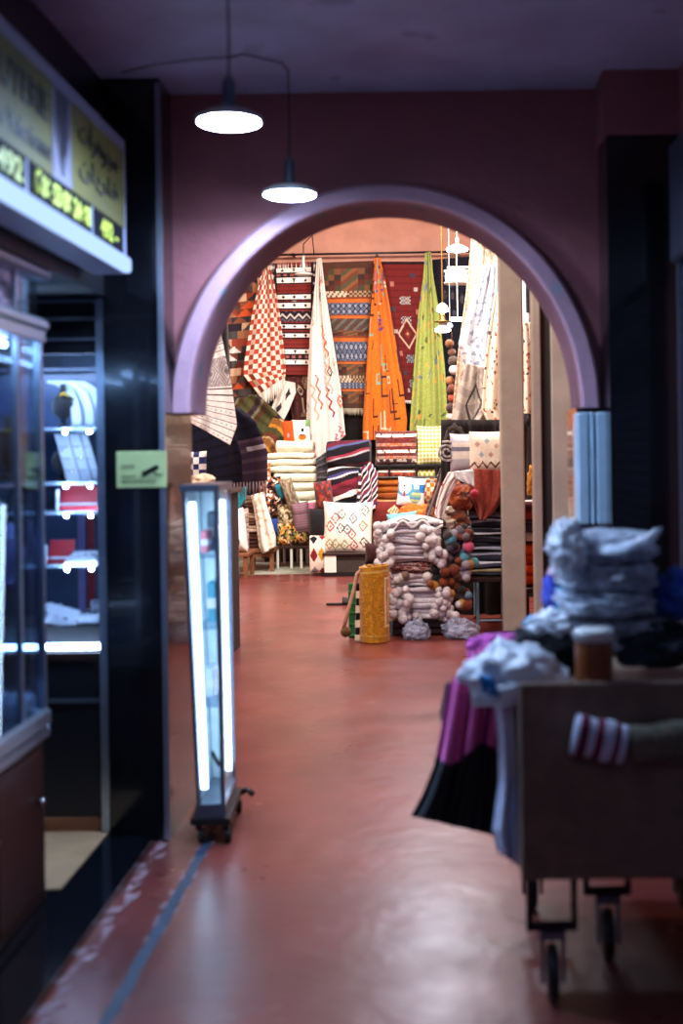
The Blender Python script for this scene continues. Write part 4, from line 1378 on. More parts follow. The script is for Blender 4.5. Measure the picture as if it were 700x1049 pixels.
# lamps of the hall
def disc_lamp(px, py, Y, w, ztop, label, name='disc_pendant'):
    c = P(px, py, Y)
    r = w * Y / F / 2
    t = thing(name, c, label, 'lamp')
    MB().lathe([(.004, .05), (r * .4, .045), (r * .9, .012), (r, .004), (r, -.004), (r * .96, -.006)], c, 32).build('shade', M_white, t, True)
    MB().lathe([(r * .95, -.004), (r * .9, -.02), (r * .5, -.03), (.001, -.032)], c, 32).build('diffuser', E_warm, t, True)
    MB().tube([c + Vector((0, 0, .05)), c + Vector((0, 0, .12))], .02, 10).build('socket', M_white, t, True)
    MB().tube([c + Vector((0, 0, .12)), Vector((c.x, c.y, ztop))], .006, 6).build('cord', M_white, t)
    return t
disc_lamp(468.5, 255, 13.8, 24, 5.2, 'round white pendant lamp highest in front of the navy rug')
c = P(467.5, 284, 14.4)
t = thing('lantern_lamp', (c.x, c.y, c.z), 'bright drum shaped lantern lamp below the round white pendant', 'lamp')
MB().lathe([(.001, .055), (.11, .055), (.122, .04), (.122, -.04), (.11, -.055), (.001, -.055)], c, 28).build('glass_drum', E_warm, t, True)
for dz in (.068, -.068):
    MB().lathe([(.001, -.008), (.14, -.008), (.14, .008), (.001, .008)], (c.x, c.y, c.z + dz), 28).build('rim', M_white, t, True)
for k in (-1, 1):
    MB().box(c.x - .1, c.x + .24, c.y + .1, c.y + .115, c.z + .10 * k + .03 - .008, c.z + .10 * k + .03 + .008).build('crossbar', M_white, t)
MB().tube([c + Vector((0, 0, .07)), c + Vector((0, 0, .14)), Vector((c.x, c.y, 5.2))], .007, 6).build('rod', M_brass, t)
c = P(453.5, 322, 13.2)
t = thing('tiered_lamp', c, 'tiered bell lamp on a long rod before the green rug edge', 'lamp')
MB().lathe([(.012, .12), (.03, .11), (.055, .085), (.068, .04), (.070, .03), (.05, .03)], c, 28).build('bell_shade', M_white, t, True)
MB().lathe([(.064, .032), (.04, .024), (.001, .022)], c, 28).build('bell_glow', E_warm, t, True)
MB().lathe([(.02, .02), (.026, -.02), (.03, -.06), (.09, -.075), (.092, -.082), (.001, -.08)], c, 28).build('lower_shade', M_brass, t, True)
MB().lathe([(.085, -.16), (.082, -.175), (.05, -.185), (.001, -.188)], c, 28).build('lower_diffuser', E_warm, t, True)
MB().lathe([(.03, -.08), (.05, -.12), (.086, -.15), (.087, -.162)], c, 28).build('lower_body', M_white, t, True)
MB().tube([c + Vector((0, 0, .12)), Vector((c.x, c.y, 5.2))], .008, 8).build('rod', M_brass, t)
c = P(469, 327, 14.0)
t = thing('bar_lamp', c, 'short white bar lamp glowing beside the tiered bell lamp', 'lamp')
MB().box(c.x - .075, c.x + .075, c.y - .02, c.y + .02, c.z - .02, c.z + .02, bev=.008).build('glowing_bar', E_warm, t)
MB().tube([c + Vector((0, .03, -.02)), Vector((c.x, c.y + .03, 5.2))], .006, 6).build('cord', M_white, t)
c = P(461, 334, 13.4)
t = thing('glass_globe', c, 'small pale blue glass globe hanging under the bar lamp', 'ornament')
MB().ball(c, .035, 18, 12).build('globe', mat('pale_blue_glass', 'a8d4f0', .1, var=.05), t, True)
MB().tube([c + Vector((0, 0, .03)), Vector((c.x, c.y, 5.2))], .003, 5).build('string', M_white, t)
c = P(311, 281, 17.4)
t = thing('bent_pendant', c, 'small flat white lamp hanging before the banded rug', 'lamp')
MB().lathe([(.02, .05), (.03, .02), (.125, .008), (.125, -.006), (.001, -.01)], c, 28).build('flat_shade', M_white, t, True)
q1, q2, q3 = P(311, 262, 17.4), P(311, 250, 17.5), P(320, 241, 17.6)
MB().tube([c + Vector((0, 0, .04)), q1], .018, 8).build('stem', M_white, t, True)
MB().tube([q1, q2, q3, P(322, 262, 17.9)], .008, 6).build('cord', M_black, t, True)

# ornaments hanging on a string
t = thing('ornament_string', P(463, 425, 13.6), 'string of brown pompoms and white ornaments hanging beside the green rug', 'ornament')
MB().tube([P(463, 340, 13.6), P(463, 428, 13.6)], .004, 5, '5a3a2a').build('string', CLOTH, t)
for py, col, r in ((352, '8a5a3c', .05), (361, '6a4634', .045), (370, '4a3a34', .06), (379, 'e6e0da', .055), (390, 'b9794a', .05), (399, '5c2a22', .06), (408, '9a4032', .055), (418, '3a2a28', .06), (427, 'd8cabc', .05)):
    pompom(t, P(463 + R.uniform(-2.5, 2.5), py, 13.6 + R.uniform(-.05, .05)), col, r)

# right hand textiles hung from above
Yh = 12.2
sheet('brown_cream_rug', [(484, 236, 512, 236), (482, 262, 512, 262), (478, 300, 512, 300), (470, 360, 512, 360), (466, 400, 512, 400), (462, 444, 512, 444)], Yh + .35, scatter(('b49a84', 'c8b8a8', '9a8474'), ['6a5a54', 'e6dcd0', '8a7468'], 40, 41, .06, ('dia', 'dash', 'zig'), 2.0), 'brown and cream rug hanging behind the white rugs on the right', 'rug', 44, 110, .05, 2.5, .4)
sheet('cyan_edged_rug', [(496, 274, 511, 270), (486, 300, 511, 300), (476, 330, 511, 330), (470, 352, 509, 356), (478, 384, 504, 392)], Yh + .1, lambda u, v: '5cb6d6' if u > .93 - .1 * v else (('8a90a8' if noise.noise(Vector((u * 9, v * 26, 2))) > .22 else 'c6cad4')), 'white rug with a cyan edge hanging on the right', 'rug', 44, 100, .05, 2.2, 1.2)
sheet('grey_motif_rug', [(478, 372, 502, 378), (470, 400, 508, 398), (464, 430, 510, 420), (464, 446, 494, 444)], Yh - .05, lambda u, v: '3a3438' if (.24 < abs(u - .45) * 1.4 + abs(v - .55) < .32) else ('a89c94' if noise.noise(Vector((u * 5, v * 9, 7))) > 0 else '8f8480'), 'grey brown rug with a dark diamond hanging low on the right', 'rug', 44, 60, .04, 2, 2.0)
sheet('dotted_cream_rug', [(508, 300, 526, 300), (500, 350, 530, 350), (496, 390, 530, 390), (494, 420, 530, 420), (504, 442, 530, 446)], Yh - .25, scatter('e6d8c6', ['a8382e', '8a5a3a', '3a3a4c', 'c0603a'], 90, 45, .022, ('dot',), 2.2), 'cream rug with small red dots hanging left of the post', 'rug', 44, 110, .04, 2, .2)
sheet('spotted_rug', [(534, 330, 550, 330), (534, 360, 552, 360), (534, 400, 552, 400), (534, 424, 552, 424)], 11.6, scatter('e4d6c8', ['a8382e', '3a3a6c', 'b0603a'], 60, 47, .04, ('dot',), 2.6), 'white spotted rug with fringe seen between the two posts', 'rug', 30, 80, .03, 1.5, .2, fringe=.13, fringe_col='2a2a34')
sheet('blue_black_cloth', [(534, 268, 560, 268), (534, 300, 560, 300), (536, 330, 556, 330), (540, 346, 550, 350)], 11.75, lambda u, v: 'c6cfe4' if (u < .2 or (v > .55 and noise.noise(Vector((u * 6, v * 9, 3))) > .1)) else '20222e', 'dark blue and white cloth hanging above the spotted rug', 'cloth', 30, 60, .03, 1.5, 1.0)
sheet('dark_hall_curtain', [(530, 300, 640, 300), (530, 480, 640, 480), (530, 650, 640, 650)], 13.0, solid('1a1416', '221a1a'), 'dark cloth closing the hall on the right behind the posts', 'cloth', 30, 30, .05, 4, .2)
heap('mustard_cloth', P(546, 496, 11.2), (.05, .1, .16), solid('d08a1e', 'a8661a'), 'mustard cloth bulging between the two posts', 'cloth', .3, 2.4, 51)
def pile(prefix, label_fn, x0, x1, ybot, ytop, Y, depth, n, cols, group, layers=2, seed0=0, cat='blanket', jit=3, wob=.014):
    hs = [R.uniform(.8, 1.2) for _ in range(n)]
    s = sum(hs)
    y = ybot
    for i in range(n):
        h = hs[i] / s * (ybot - ytop)
        pat = cols[i % len(cols)]
        blanket(prefix, x0 + R.uniform(-jit, jit), y - h, x1 + R.uniform(-jit, jit), y, Y + R.uniform(-.03, .03), depth, pat, label_fn(i), cat, layers, group, 36, wob, seed0 + i)
        y -= h
ordn = ['lowest', 'second', 'third', 'fourth', 'fifth', 'sixth', 'seventh', 'eighth', 'ninth', 'tenth', 'eleventh', 'twelfth']
st = lambda *c, n=1.0, s=0.0: stripes([(k, 1 + .7 * ((i * 7) % 3)) for i, k in enumerate(c)], n, s)
pile('striped_blanket', lambda i: 'dark striped blanket, %s in the pile between the two posts' % (['lowest', 'second lowest', 'middle', 'topmost'][i]), 537, 562, 600, 512, 10.9, .4, 4,
     [st('d2521e', 'c84a1c'), st('d2521e', 'e0602a', 'b8431a'), st('8a2a2e', '3a3a5c', 'c9c0c4', '2a2028'), st('c0b4b8', '4a2a34', '8a3a2e', '2a2a3c')], 'folded blankets between the posts', 2, 60)
t = thing('stool_table', P(548, 640, 11.1), 'dark low table carrying the blankets between the posts', 'table')
a, b = P(534, 600, 11.0), P(566, 600, 11.0)
MB().box(a.x, b.x, 10.85, 11.35, a.z - .05, a.z - .005, bev=.006).build('table_top', M_brown, t)
for x in (a.x + .02, b.x - .06):
    for y in (10.88, 11.28):
        MB().box(x, x + .04, y, y + .04, 0, a.z - .05).build('leg', M_brown, t)

# ------------------------------------------------------------------ left foreground of the hall
Yk = 9.6
sheet('grey_white_kilim', [(196, 300, 214, 296), (190, 360, 226, 340), (190, 400, 238, 398), (190, 420, 243, 436), (191, 430, 236, 456)], Yk, kilim_grey, 'grey and white patterned kilim hanging aslant at the left of the arch', 'rug', 90, 210, .03, 1.6, .7)
sheet('navy_blanket', [(180, 418, 246, 418), (180, 450, 262, 432), (180, 480, 274, 462), (184, 498, 274, 492)], Yk + .9, lambda u, v: 'b9bcc8' if (.60 < v < .66 and u > .78) else (('40324a' if int(v * 24) % 3 else '5a4a60') if (v > .5 and u > .72) else ('191b33' if int(v * 30 + u * 2) % 4 else '12131f')), 'dark navy blanket hanging below the grey and white kilim', 'blanket', 56, 90, .05, 2.4, .3, fringe=.12, fringe_col='9a94a0')
sheet('black_hanging', [(150, 300, 232, 300), (150, 400, 236, 400), (150, 520, 240, 520)], Yk + 1.5, solid('17131a', '1f1a20'), 'black cloth hanging behind the navy blanket', 'cloth', 30, 30, .04, 3, .3)
cushion('checkered_cushion', 186, 462, 212, 500, Yk - .3, checker('1f2c66', 'e6e4e6', 4, 6), 'blue and white checkered cushion above the narrow vitrine', t=.14, tilt=.08)
heap('cream_cloth', P(208, 494, Yk - .55), (.09, .09, .06), solid('e4d6c4', 'd8c4ac'), 'cream cloth bunched before the checkered cushion', 'cloth', .25, 2.4, 61)
heap('orange_scarf', P(214, 499, Yk - .72), (.07, .05, .018), solid('e09a4a', 'd0803a'), 'thin orange scarf below the cream cloth', 'cloth', .25, 2.4, 62)
t = thing('dark_side_table', P(205, 640, Yk - .3), 'dark cloth covered table behind the narrow vitrine', 'table')
a, b = P(168, 503, Yk - .4), P(234, 503, Yk - .4)
MB().box(a.x, b.x, Yk - .8, Yk + .3, a.z - .03, a.z, bev=.006).build('table_top', M_brown, t)
MB().box(a.x + .03, b.x - .03, Yk - .77, Yk + .27, .0, a.z - .03).build('skirt', mat('dark_table_skirt', '2a2026', .8), t)

# wooden benches with folded goods, left
def bench(px0, px1, ptop, pbot, Y, d, label, m=M_oak, name='wooden_bench'):
    a, b = P(px0, ptop, Y), P(px1, ptop, Y)
    t = thing(name, ((a.x + b.x) / 2, Y + d / 2, 0), label, 'bench')
    z = (a.z + b.z) / 2
    MB().box(a.x, b.x, Y, Y + d, z - .05, z, bev=.005).build('bench_top', m, t)
    for x in (a.x + .01, b.x - .06):
        for y in (Y + .02, Y + d - .07):
            MB().box(x, x + .05, y, y + .05, 0.004, z - .05).build('leg', m, t)
    MB().box(a.x + .03, b.x - .03, Y + .03, Y + .05, z - .11, z - .05).build('apron', m, t)
    return t, z
bench(248, 281, 562, 582, 16.0, .8, 'brown wooden bench under the brown blankets on the left')
pile('brown_blanket', lambda i: 'brown and white folded blanket, %s of the pile on the left bench' % (['lowest', 'second lowest', 'third lowest', 'fourth', 'fifth', 'sixth', 'topmost'][i]), 250, 268, 562, 508, 16.05, .5, 7,
     [solid('3a241c', '4a2e24'), solid('5a3a2a', '3a241c'), solid('c8b6a4', 'a08a78'), solid('4a2e26', '6a4a3a'), solid('b8a08c', '8a6a54'), solid('3a2420', '52362a'), solid('7a5a48', '47302a')], 'brown folded blankets on the left bench', 2, 80, jit=1.5)
sheet('white_shaggy_rug', [(259, 507, 269, 504), (262, 520, 272, 516), (265, 540, 277, 535), (267, 560, 281, 550), (270, 567, 281, 560)], 15.94, lambda u, v: 'efe9da' if noise.noise(Vector((u * 7, v * 15, 5))) > -.3 else 'c4b49a', 'white shaggy rug hanging over the brown blankets on the left bench', 'rug', 24, 40, .05, 2, .3, thick=.05, m=SHAG)
cushion('blue_cushion', 275, 531, 285, 548, 16.35, solid('24418e', '1c3478'), 'deep blue cushion behind the white shaggy rug', t=.2, tilt=.2)
sheet('teal_cloth', [(240, 502, 253, 498), (239, 512, 252, 512), (240, 522, 246, 520)], 15.6, solid('1f7a8a', '2a8a9a'), 'teal cloth hanging above the white spotted cushion on the left', 'cloth', 20, 24, .03, 2, .3)
cushion('white_spotted_cushion', 238, 520, 252, 566, 15.35, lambda u, v: '1a1f3a' if abs(u - .3) + abs(v - .4) < .12 or abs(u - .6) + abs(v - .75) < .1 else ('9a2a3c' if abs(u - .6) + abs(v - .1) < .12 else 'e8e4e2'), 'white cushion with dark and red spots at the left edge of the hall', t=.26, tilt=-.15, rz=-.1)
cushion('taupe_cushion', 244, 520, 255, 566, 15.62, stripes([('a08a80', 2), ('7a645c', 1), ('c0b0a6', 1)], 8), 'taupe striped cushion between white cushion and brown blankets', t=.2, tilt=-.1)
cushion('teal_cushion', 230, 534, 242, 566, 15.3, solid('1f6f88', '2a7f92'), 'teal cushion half hidden behind the narrow vitrine', t=.22)
cushion('pink_cushion', 233, 526, 243, 535, 15.4, solid('c85a86'), 'small pink cushion on top of the teal cushion', t=.12)
cushion('ivory_bolster', 235, 562, 245, 592, 14.9, solid('dcd8d4', 'c8c2c0'), 'ivory bolster standing on the floor beside the left bench', t=.2, m=SHAG)
t = thing('wooden_trestle', P(243, 588, 15.5), 'brown wooden trestle under the taupe cushion', 'bench')
a, b = P(229, 566, 15.3), P(256, 566, 15.3)
MB().box(a.x, b.x, 15.15, 15.8, a.z - .045, a.z - .005, bev=.005).build('top_board', M_oak, t)
for x in (a.x + .01, b.x - .06):
    for y in (15.17, 15.7):
        MB().box(x, x + .05, y, y + .05, 0.004, a.z - .045).build('leg', M_oak, t)

# floral heap and cream stack
Yf = 16.6
t = thing('wire_table', P(300, 575, Yf), 'low table with thin pale legs under the flowered cushions', 'table')
a, b = P(281, 558, Yf), P(322, 558, Yf)
MB().box(a.x, b.x, Yf - .2, Yf + .7, a.z - .04, a.z, bev=.006).build('table_top', M_brown, t)
for px in (286, 300, 310, 320):
    x = P(px, 560, Yf).x
    MB().tube([(x, Yf - .17, .004), (x, Yf - .17, a.z - .03)], .018, 8).build('leg', M_white, t)
    MB().tube([(x, Yf + .6, .004), (x, Yf + .6, a.z - .03)], .018, 8).build('leg', M_white, t)
fl1 = floral(['c8642a', '1d1618', 'd9a24a', '5a2a1e', 'e0c8a0', '2a2620', '8a8a4a'])
fl2 = floral(['a89a7a', '3a3024', 'd8ccb0', '6a5a3c', 'c0a880'])
fl3 = floral(['2a1a1a', '8a4a32', 'e6d8c8', '4a2420', '1a1416', 'b86a48'])
for nm, bx, pt, lab, dy in (('flowered_cushion', (281, 536, 300, 560), fl1, 'orange and black flowered cushion lowest on the left of the wire table', 0), ('flowered_cushion', (298, 532, 316, 558), fl1, 'orange flowered cushion lowest on the right of the wire table', .02),
                            ('flowered_cushion', (284, 516, 304, 540), fl2, 'beige flowered cushion in the middle of the flowered heap', .12), ('flowered_cushion', (268, 505, 290, 530), fl3, 'dark brown and white flowered cushion left in the flowered heap', .2),
                            ('flowered_cushion', (266, 488, 288, 510), fl3, 'black and rust flowered cushion topmost in the flowered heap', .3), ('flowered_cushion', (262, 474, 278, 494), floral(['c87a4a', 'e8d0b0', '7a3a2a', 'd8a070']), 'salmon flowered cushion left of the cream blankets', .4)):
    cushion(nm, *bx, Yf - .1 + dy, pt, lab, t=.22, tilt=R.uniform(-.2, .2), group='flowered cushions')
cushion('turquoise_cushion', 283, 495, 294, 512, Yf + .1, solid('2a7f92'), 'small turquoise cushion at the right of the flowered heap', t=.14, rz=-.3)
cushion('beige_bolster', 291, 490, 304, 524, Yf - .05, floral(['8a7a62', 'a09078', '6a5a4a']), 'beige bolster leaning aslant before the cream blankets', t=.2, rz=-.32)
cushion('mauve_cushion', 300, 514, 318, 548, Yf - .12, stripes([('7a5a66', 2), ('8f6c78', 1.5), ('5f4450', .6)], 12), 'mauve striped cushion standing below the cream blankets', t=.22, rz=-.12)
cushion('rose_cushion', 312, 514, 324, 548, Yf - .02, solid('d88aa8', 'c87a98'), 'rose pink cushion right of the mauve cushion', t=.2)
a, b = P(264, 522, 17.1), P(326, 522, 17.1)
t = thing('display_plinth', ((a.x + b.x) / 2, 17.4, .004), 'dark plinth behind the flowered heap carrying the cream blankets', 'plinth')
MB().box(a.x, b.x, 17.4, 17.95, .06, a.z, bev=.01).build('plinth_body', M_brown, t)
MB().box(a.x + .04, b.x - .04, 17.45, 17.9, .004, .06).build('plinth_foot', M_black, t)
cream = 'cream folded blankets stacked before the back wall'
cy = [(301, 326, 512, 522), (298, 325, 503, 512), (296, 325, 494, 503), (280, 322, 484.5, 494), (272, 322, 477, 484.5), (270, 321, 470, 477), (273, 321, 463.5, 470), (282, 320, 451, 463.5)]
for i, (x0, x1, y0, y1) in enumerate(cy):
    lab = 'cream folded blanket, ' + ['lowest of the cream stack', 'second from the bottom of the cream stack', 'third from the bottom of the cream stack', 'fourth from the bottom of the cream stack', 'fifth from the bottom of the cream stack', 'third from the top of the cream stack', 'second from the top of the cream stack', 'thick topmost of the cream stack'][i]
    blanket('cream_blanket', x0, y0, x1, y1, 17.05, .42, solid('ecead2', 'e6e4c8', 'f0eeda'), lab, 'blanket', 1 if i in (0, 7) else 1, cream, 40, .014, 100 + i)
cushion('orange_toy', 290, 431, 301, 453, 17.15, lambda u, v: '8fa0a8' if abs(u - .5) + abs(v - .7) < .14 else 'd8521e', 'small orange cushion standing on the cream blankets', t=.1, rz=-.1)
cushion('white_face_cushion', 299, 430, 318, 453, 17.2, duck, 'white cushion with an orange beak on the cream blankets', t=.16)

# ------------------------------------------------------------------ middle group
Ym = 15.4
t = thing('white_box_bench', P(356, 588, Ym), 'low bench with a white board under the berber cushion', 'bench')
a, b = P(331, 566, Ym), P(384, 588, Ym)
MB().box(a.x, b.x, Ym - .1, Ym + .7, a.z - .03, a.z, bev=.006).build('bench_top', M_brown, t)
MB().box(P(333, 570, Ym).x, P(345, 570, Ym).x, Ym - .08, Ym - .06, .05, a.z - .03).build('white_board', M_white, t)
MB().box(a.x + .02, b.x - .02, Ym - .04, Ym + .68, .05, a.z - .03).build('bench_body', mat('dark_slatted_wood', '2c2420', .6, var=.3, scale=20), t)
MB().box(a.x, b.x, Ym - .1, Ym + .7, 0.004, .05).build('bench_foot', M_blackmetal, t)
cushion('berber_cushion', 331, 514, 382, 567, Ym + .05, berber_white, 'white cushion with coloured diamonds on the low white bench', t=.24, n=48, rz=.03)
a, b = P(328, 519, Ym + .5), P(380, 519, Ym + .5)
t = thing('black_plinth', ((a.x + b.x) / 2, Ym + .6, .004), 'black plinth behind the berber cushion carrying striped blankets', 'plinth')
MB().box(a.x, b.x, Ym + .72, Ym + 1.3, .05, a.z, bev=.01).build('plinth_body', M_blackmetal, t)
MB().box(a.x + .03, b.x - .03, Ym + .75, Ym + 1.27, .004, .05).build('plinth_foot', M_black, t)
sc1 = [('5a1c2a', 2), ('e2dcd8', 1.3), ('17141c', 2.2), ('3a3a6a', .8), ('b8b2b8', .6), ('17141c', 1.5), ('7a2434', 1.2)]
blanket('striped_blanket', 335, 478, 377, 520, Ym + .38, .5, stripes(sc1, 1.7, .22), 'lower red, black and white striped blanket over the berber cushion', 'blanket', 1, 'striped blankets over the berber cushion', 150, .02, 131, seg=70)
blanket('striped_blanket', 334, 451, 379, 478, Ym + .42, .5, stripes([('17141c', 2.5), ('5a1c2a', 1.5), ('47507a', .8), ('17141c', 2), ('8a3040', .8), ('a8a2a8', .5)], 1.3, .3), 'upper dark striped blanket topmost over the berber cushion', 'blanket', 1, 'striped blankets over the berber cushion', 150, .02, 132, seg=60)
sheet('striped_throw', [(369, 480, 380, 473), (368, 500, 387, 484), (366, 520, 387, 508), (366, 524, 384, 522)], Ym + .3, stripes([('17141c', 1.6), ('e6e0e0', .8), ('7a1f30', 1.4), ('2c3f7a', .7), ('e0dada', 1.0)], 3.4, .5), 'striped throw hanging at the right of the striped blankets', 'blanket', 24, 60, .03, 1.3, .2, thick=.04)
cushion('kilim_cushion', 323, 493, 341, 524, Ym + .2, floral(['7a2422', '5a1a1c', '8f4030', '47343c']), 'round dark red kilim cushion left of the striped blankets', t=.26, rz=-.12, pinch=.0)
sheet('grey_runner', [(324, 470, 336, 462), (325, 490, 336, 490), (324, 512, 332, 520), (324, 524, 332, 526)], Ym + .6, stripes([('3c3c44', 2), ('62626a', 1), ('2a2a32', 1.6)], 9), 'grey striped runner hanging left of the striped blankets', 'rug', 18, 40, .02, 1.5, .2)
cushion('black_cushion', 317, 521, 335, 550, Ym + .1, solid('1c1c20', '17171b'), 'black cushion standing left of the berber cushion', t=.2, pinch=.02)
def dia_runner(u, v):
    for k, (x, y) in enumerate([(.28, .2), (.3, .52), (.34, .84), (.8, .12), (.78, .5), (.82, .86)]):
        if abs(u - x) / .24 + abs(v - y) / .12 < 1: return ['1c1c22', '7a1f26', '7a7478', '8a1f2a', 'b08a2a', '7a1f26'][k]
    return 'd9cdc2'
blanket('diamond_bolster', 317, 549, 333, 588.5, Ym - .05, .3, dia_runner, 'white bolster with coloured diamonds standing under the black cushion', 'cushion', 1, None, 40, .008, 140, seg=60)

Yr = 15.9
za, zb_ = P(400, 476, Yr).z, P(400, 538, Yr).z
xa, xb = P(383, 476, Yr).x, P(462, 476, Yr).x
t = thing('metal_rack', ((xa + xb) / 2, Yr + .3, .004), 'black metal rack holding cushions in the middle of the hall', 'rack')
zb_ = P(400, 545.5, Yr).z
for z, dy in ((za, 0), (zb_, .5)):
    MB().box(xa, xb, Yr - dy, Yr + .6, z - .03, z, bev=.004).build('shelf', M_blackmetal, t)
for x in (xa, xb - .03):
    for y in (Yr, Yr + .57):
        MB().box(x, x + .03, y, y + .03, .004, za + (.0 if y > Yr else .0)).build('leg', M_blackmetal, t)
MB().tube([(xa, Yr - .02, za - .16), (xb, Yr - .02, za - .16)], .014, 8).build('rail', M_blackmetal, t)
for px in (399, 427, 447):
    x = P(px, 480, Yr).x
    MB().tube([(x, Yr - .02, za - .18), (x, Yr - .02, za)], .014, 8).build('rail_post', M_blackmetal, t)
cushion('shaggy_cushion', 384, 441, 428, 477, Yr + .15, shaggy_brown, 'shaggy dark red and white cushion on the black metal rack', t=.22, n=56, m=SHAG)
cushion('yellow_cushion', 427, 436, 457, 477, Yr + .13, checker('e8e2c4', 'a8a83e', 8, 10, True), 'yellow and white checkered cushion on the black metal rack', t=.2, n=48)
blanket('shaggy_blanket', 386, 480, 426, 491, Yr + .05, .4, lambda u, v: 'e0d8d0' if v < .5 else ('a04a34' if noise.noise(Vector((u * 15, v * 3, 2))) > 0 else '6a2c2a'), 'red and white folded blanket under the rack shelf', 'blanket', 1, None, 30, .01, 150)
blanket('yellow_blanket', 427, 480, 446, 493, Yr + .06, .4, checker('d8d0a8', '98983a', 8, 4), 'yellow checkered folded blanket hanging under the rack shelf', 'blanket', 1, None, 30, .01, 151)
blanket('orange_blanket', 383, 491, 409, 519, Yr + .1, .45, stripes([('b86a2c', 2.2), ('8a4420', .6), ('d8a070', .8)], 1), 'orange folded blanket with four rounded folds on the rack', 'blanket', 4, None, 30, .012, 152)
cushion('bird_cushion', 407, 489, 436, 519, Yr - .16, bird, 'white and blue cushion with a bird motif on the rack', t=.18, n=44, rz=.1)
cushion('orange_checkered_cushion', 433, 486, 453, 516, Yr + .12, checker('c8702c', 'e6d6bc', 5, 7), 'orange and white checkered cushion right of the bird cushion', t=.16)
cushion('maroon_cushion', 381, 513, 413, 540, Yr - .1, lambda u, v: ('c86a3a' if int(u * 20 + v * 9) % 2 else 'd8c8a8') if abs(u - .72) + abs(v - .35) < .22 else '6a2420', 'maroon cushion with an embroidered patch below the orange blanket', t=.24)
heap('orange_cloth', P(426, 526, Yr - .15), (.22, .12, .13), solid('d8702e', 'c86428', 'e08040'), 'orange cloth bunched below the bird cushion', 'cloth', .3, 2.2, 71)
cushion('aqua_cushion', 397, 525, 428, 545, Yr - .3, solid('6cc0d0', '7acad8'), 'aqua cushion below the maroon cushion', t=.2, rz=-.1)
cushion('yellow_edge_cushion', 379, 498, 386, 540, Yr - .05, solid('c89a2a', 'b88a22'), 'thin mustard cushion edge beside the striped throw', t=.1)
sheet('brown_throw', [(452, 480, 466, 478), (446, 500, 462, 498), (438, 520, 456, 524), (432, 540, 450, 545)], Yr - .5, floral(['3a1e18', '5a2a1c', '2a1614', '7a4a2e']), 'brown fringed throw hanging right of the checkered cushion', 'cloth', 20, 40, .04, 1.6, .3, thick=.03, m=SHAG)

# ------------------------------------------------------------------ right group: striped pile, cloths, cushions
Ys = 10.75
a, b = P(478, 591, Ys - .05), P(522, 591, Ys - .05)
t = thing('blue_leg_table', ((a.x + b.x) / 2, Ys + .2, 0), 'low table with thin pale blue legs under the striped pile', 'table')
MB().box(a.x, b.x, Ys - .12, Ys + .6, a.z - .04, a.z - .003, bev=.005).build('table_top', M_brown, t)
for x in (P(489.5, 600, Ys - .1).x, b.x - .03):
    for y in (Ys - .1, Ys + .55):
        lg = MB().tube([(x, y, .02), (x, y, a.z - .04)], .012, 8).build('leg', mat('pale_blue_painted_metal', '6fa8c8', .4), t)
        MB().lathe([(.001, 0), (.018, 0), (.02, .02), (.014, .035), (.001, .036)], (x, y, 0), 12).build('foot', M_oak, lg, True)
MB().tube([(P(489.5, 600, Ys - .1).x, Ys - .1, P(490, 634, Ys).z), (b.x - .03, Ys - .1, P(490, 634, Ys).z)], .008, 6).build('stretcher', mat('pale_blue_painted_metal', '6fa8c8', .4), t)
dk = ['2a2a38', '4a4a5c', 'b8bccc', '1c1c26']
pile('striped_rug', lambda i: 'dark striped folded rug, %s in the pile on the blue legged table' % (['lowest', 'second lowest', 'third lowest', 'fourth lowest', 'fourth from the top', 'third from the top', 'second from the top', 'topmost'][i]), 481, 520, 590, 524, Ys, .5, 8,
     [st('24242e', 'a89a7a', '3a3a48', '20202a'), st('2a2a38', 'c4cadc', '3c3c50', '1c1c26'), st('1c1c28', '8a90a8', '2a2a3a'), st('3a2a34', '20202c', '9aa0b4', '24242e'), st('24242e', '585870', '1a1a24'), st('9098b0', '24242e', 'c8ccd8', '2a2a38'), st('3a2428', '8a8fa4', '22222c'), st('2a2a34', '5a3a34', '747a90', '1c1c26')], 'dark striped folded rugs on the blue legged table', 2, 170, jit=2.5, wob=.02)
pile('dark_rug', lambda i: 'dark folded rug hidden under the terracotta cloth, %s of two' % (['lower', 'upper'][i]), 480, 520, 524, 484, Ys + .05, .45, 2, [st('2a2024', '4a3a38', '201a20')], 'dark folded rugs under the terracotta cloth', 2, 190)
sheet('terracotta_cloth', [(482, 480, 520, 482), (482, 498, 520, 496), (484, 512, 516, 510), (489, 524, 506, 524), (492, 532, 496, 533)], Ys - .12, solid('8f3f34', '99463a', '86392f'), 'terracotta cloth draped to a point over the striped pile', 'cloth', 36, 50, .03, 2, .4)
t = thing('pink_tassel_ball', P(487, 508, Ys - .2), 'single bright pink pompom hanging on the terracotta cloth', 'pompom')
pompom(t, P(486.5, 506, Ys - .22), 'c8405c', .042)
MB().tube([P(486.5, 504, Ys - .2), P(486, 492, Ys - .16)], .004, 5, 'c8405c').build('string', CLOTH, t)
sheet('white_scarf', [(460, 484, 485, 481), (452, 500, 470, 491), (448, 514, 462, 504), (446, 526, 456, 524), (449, 531, 453, 531)], Ys - .3, lambda u, v: 'c05a5c' if (abs((u * 3 + v * 2) % 1 - .5) < .06 and u < .8) else 'e9e4e4', 'white scarf with thin red lines draped left of the terracotta cloth', 'cloth', 30, 44, .03, 1.4, .2)
sheet('white_scarf_end', [(464, 483, 485.5, 482), (468, 490, 486, 489), (476, 494, 486, 498)], Ys - .36, solid('e6eaf2', 'dfe3ec'), 'plain white cloth end beside the pink pompom', 'cloth', 16, 16, .02, 1.2, .2)
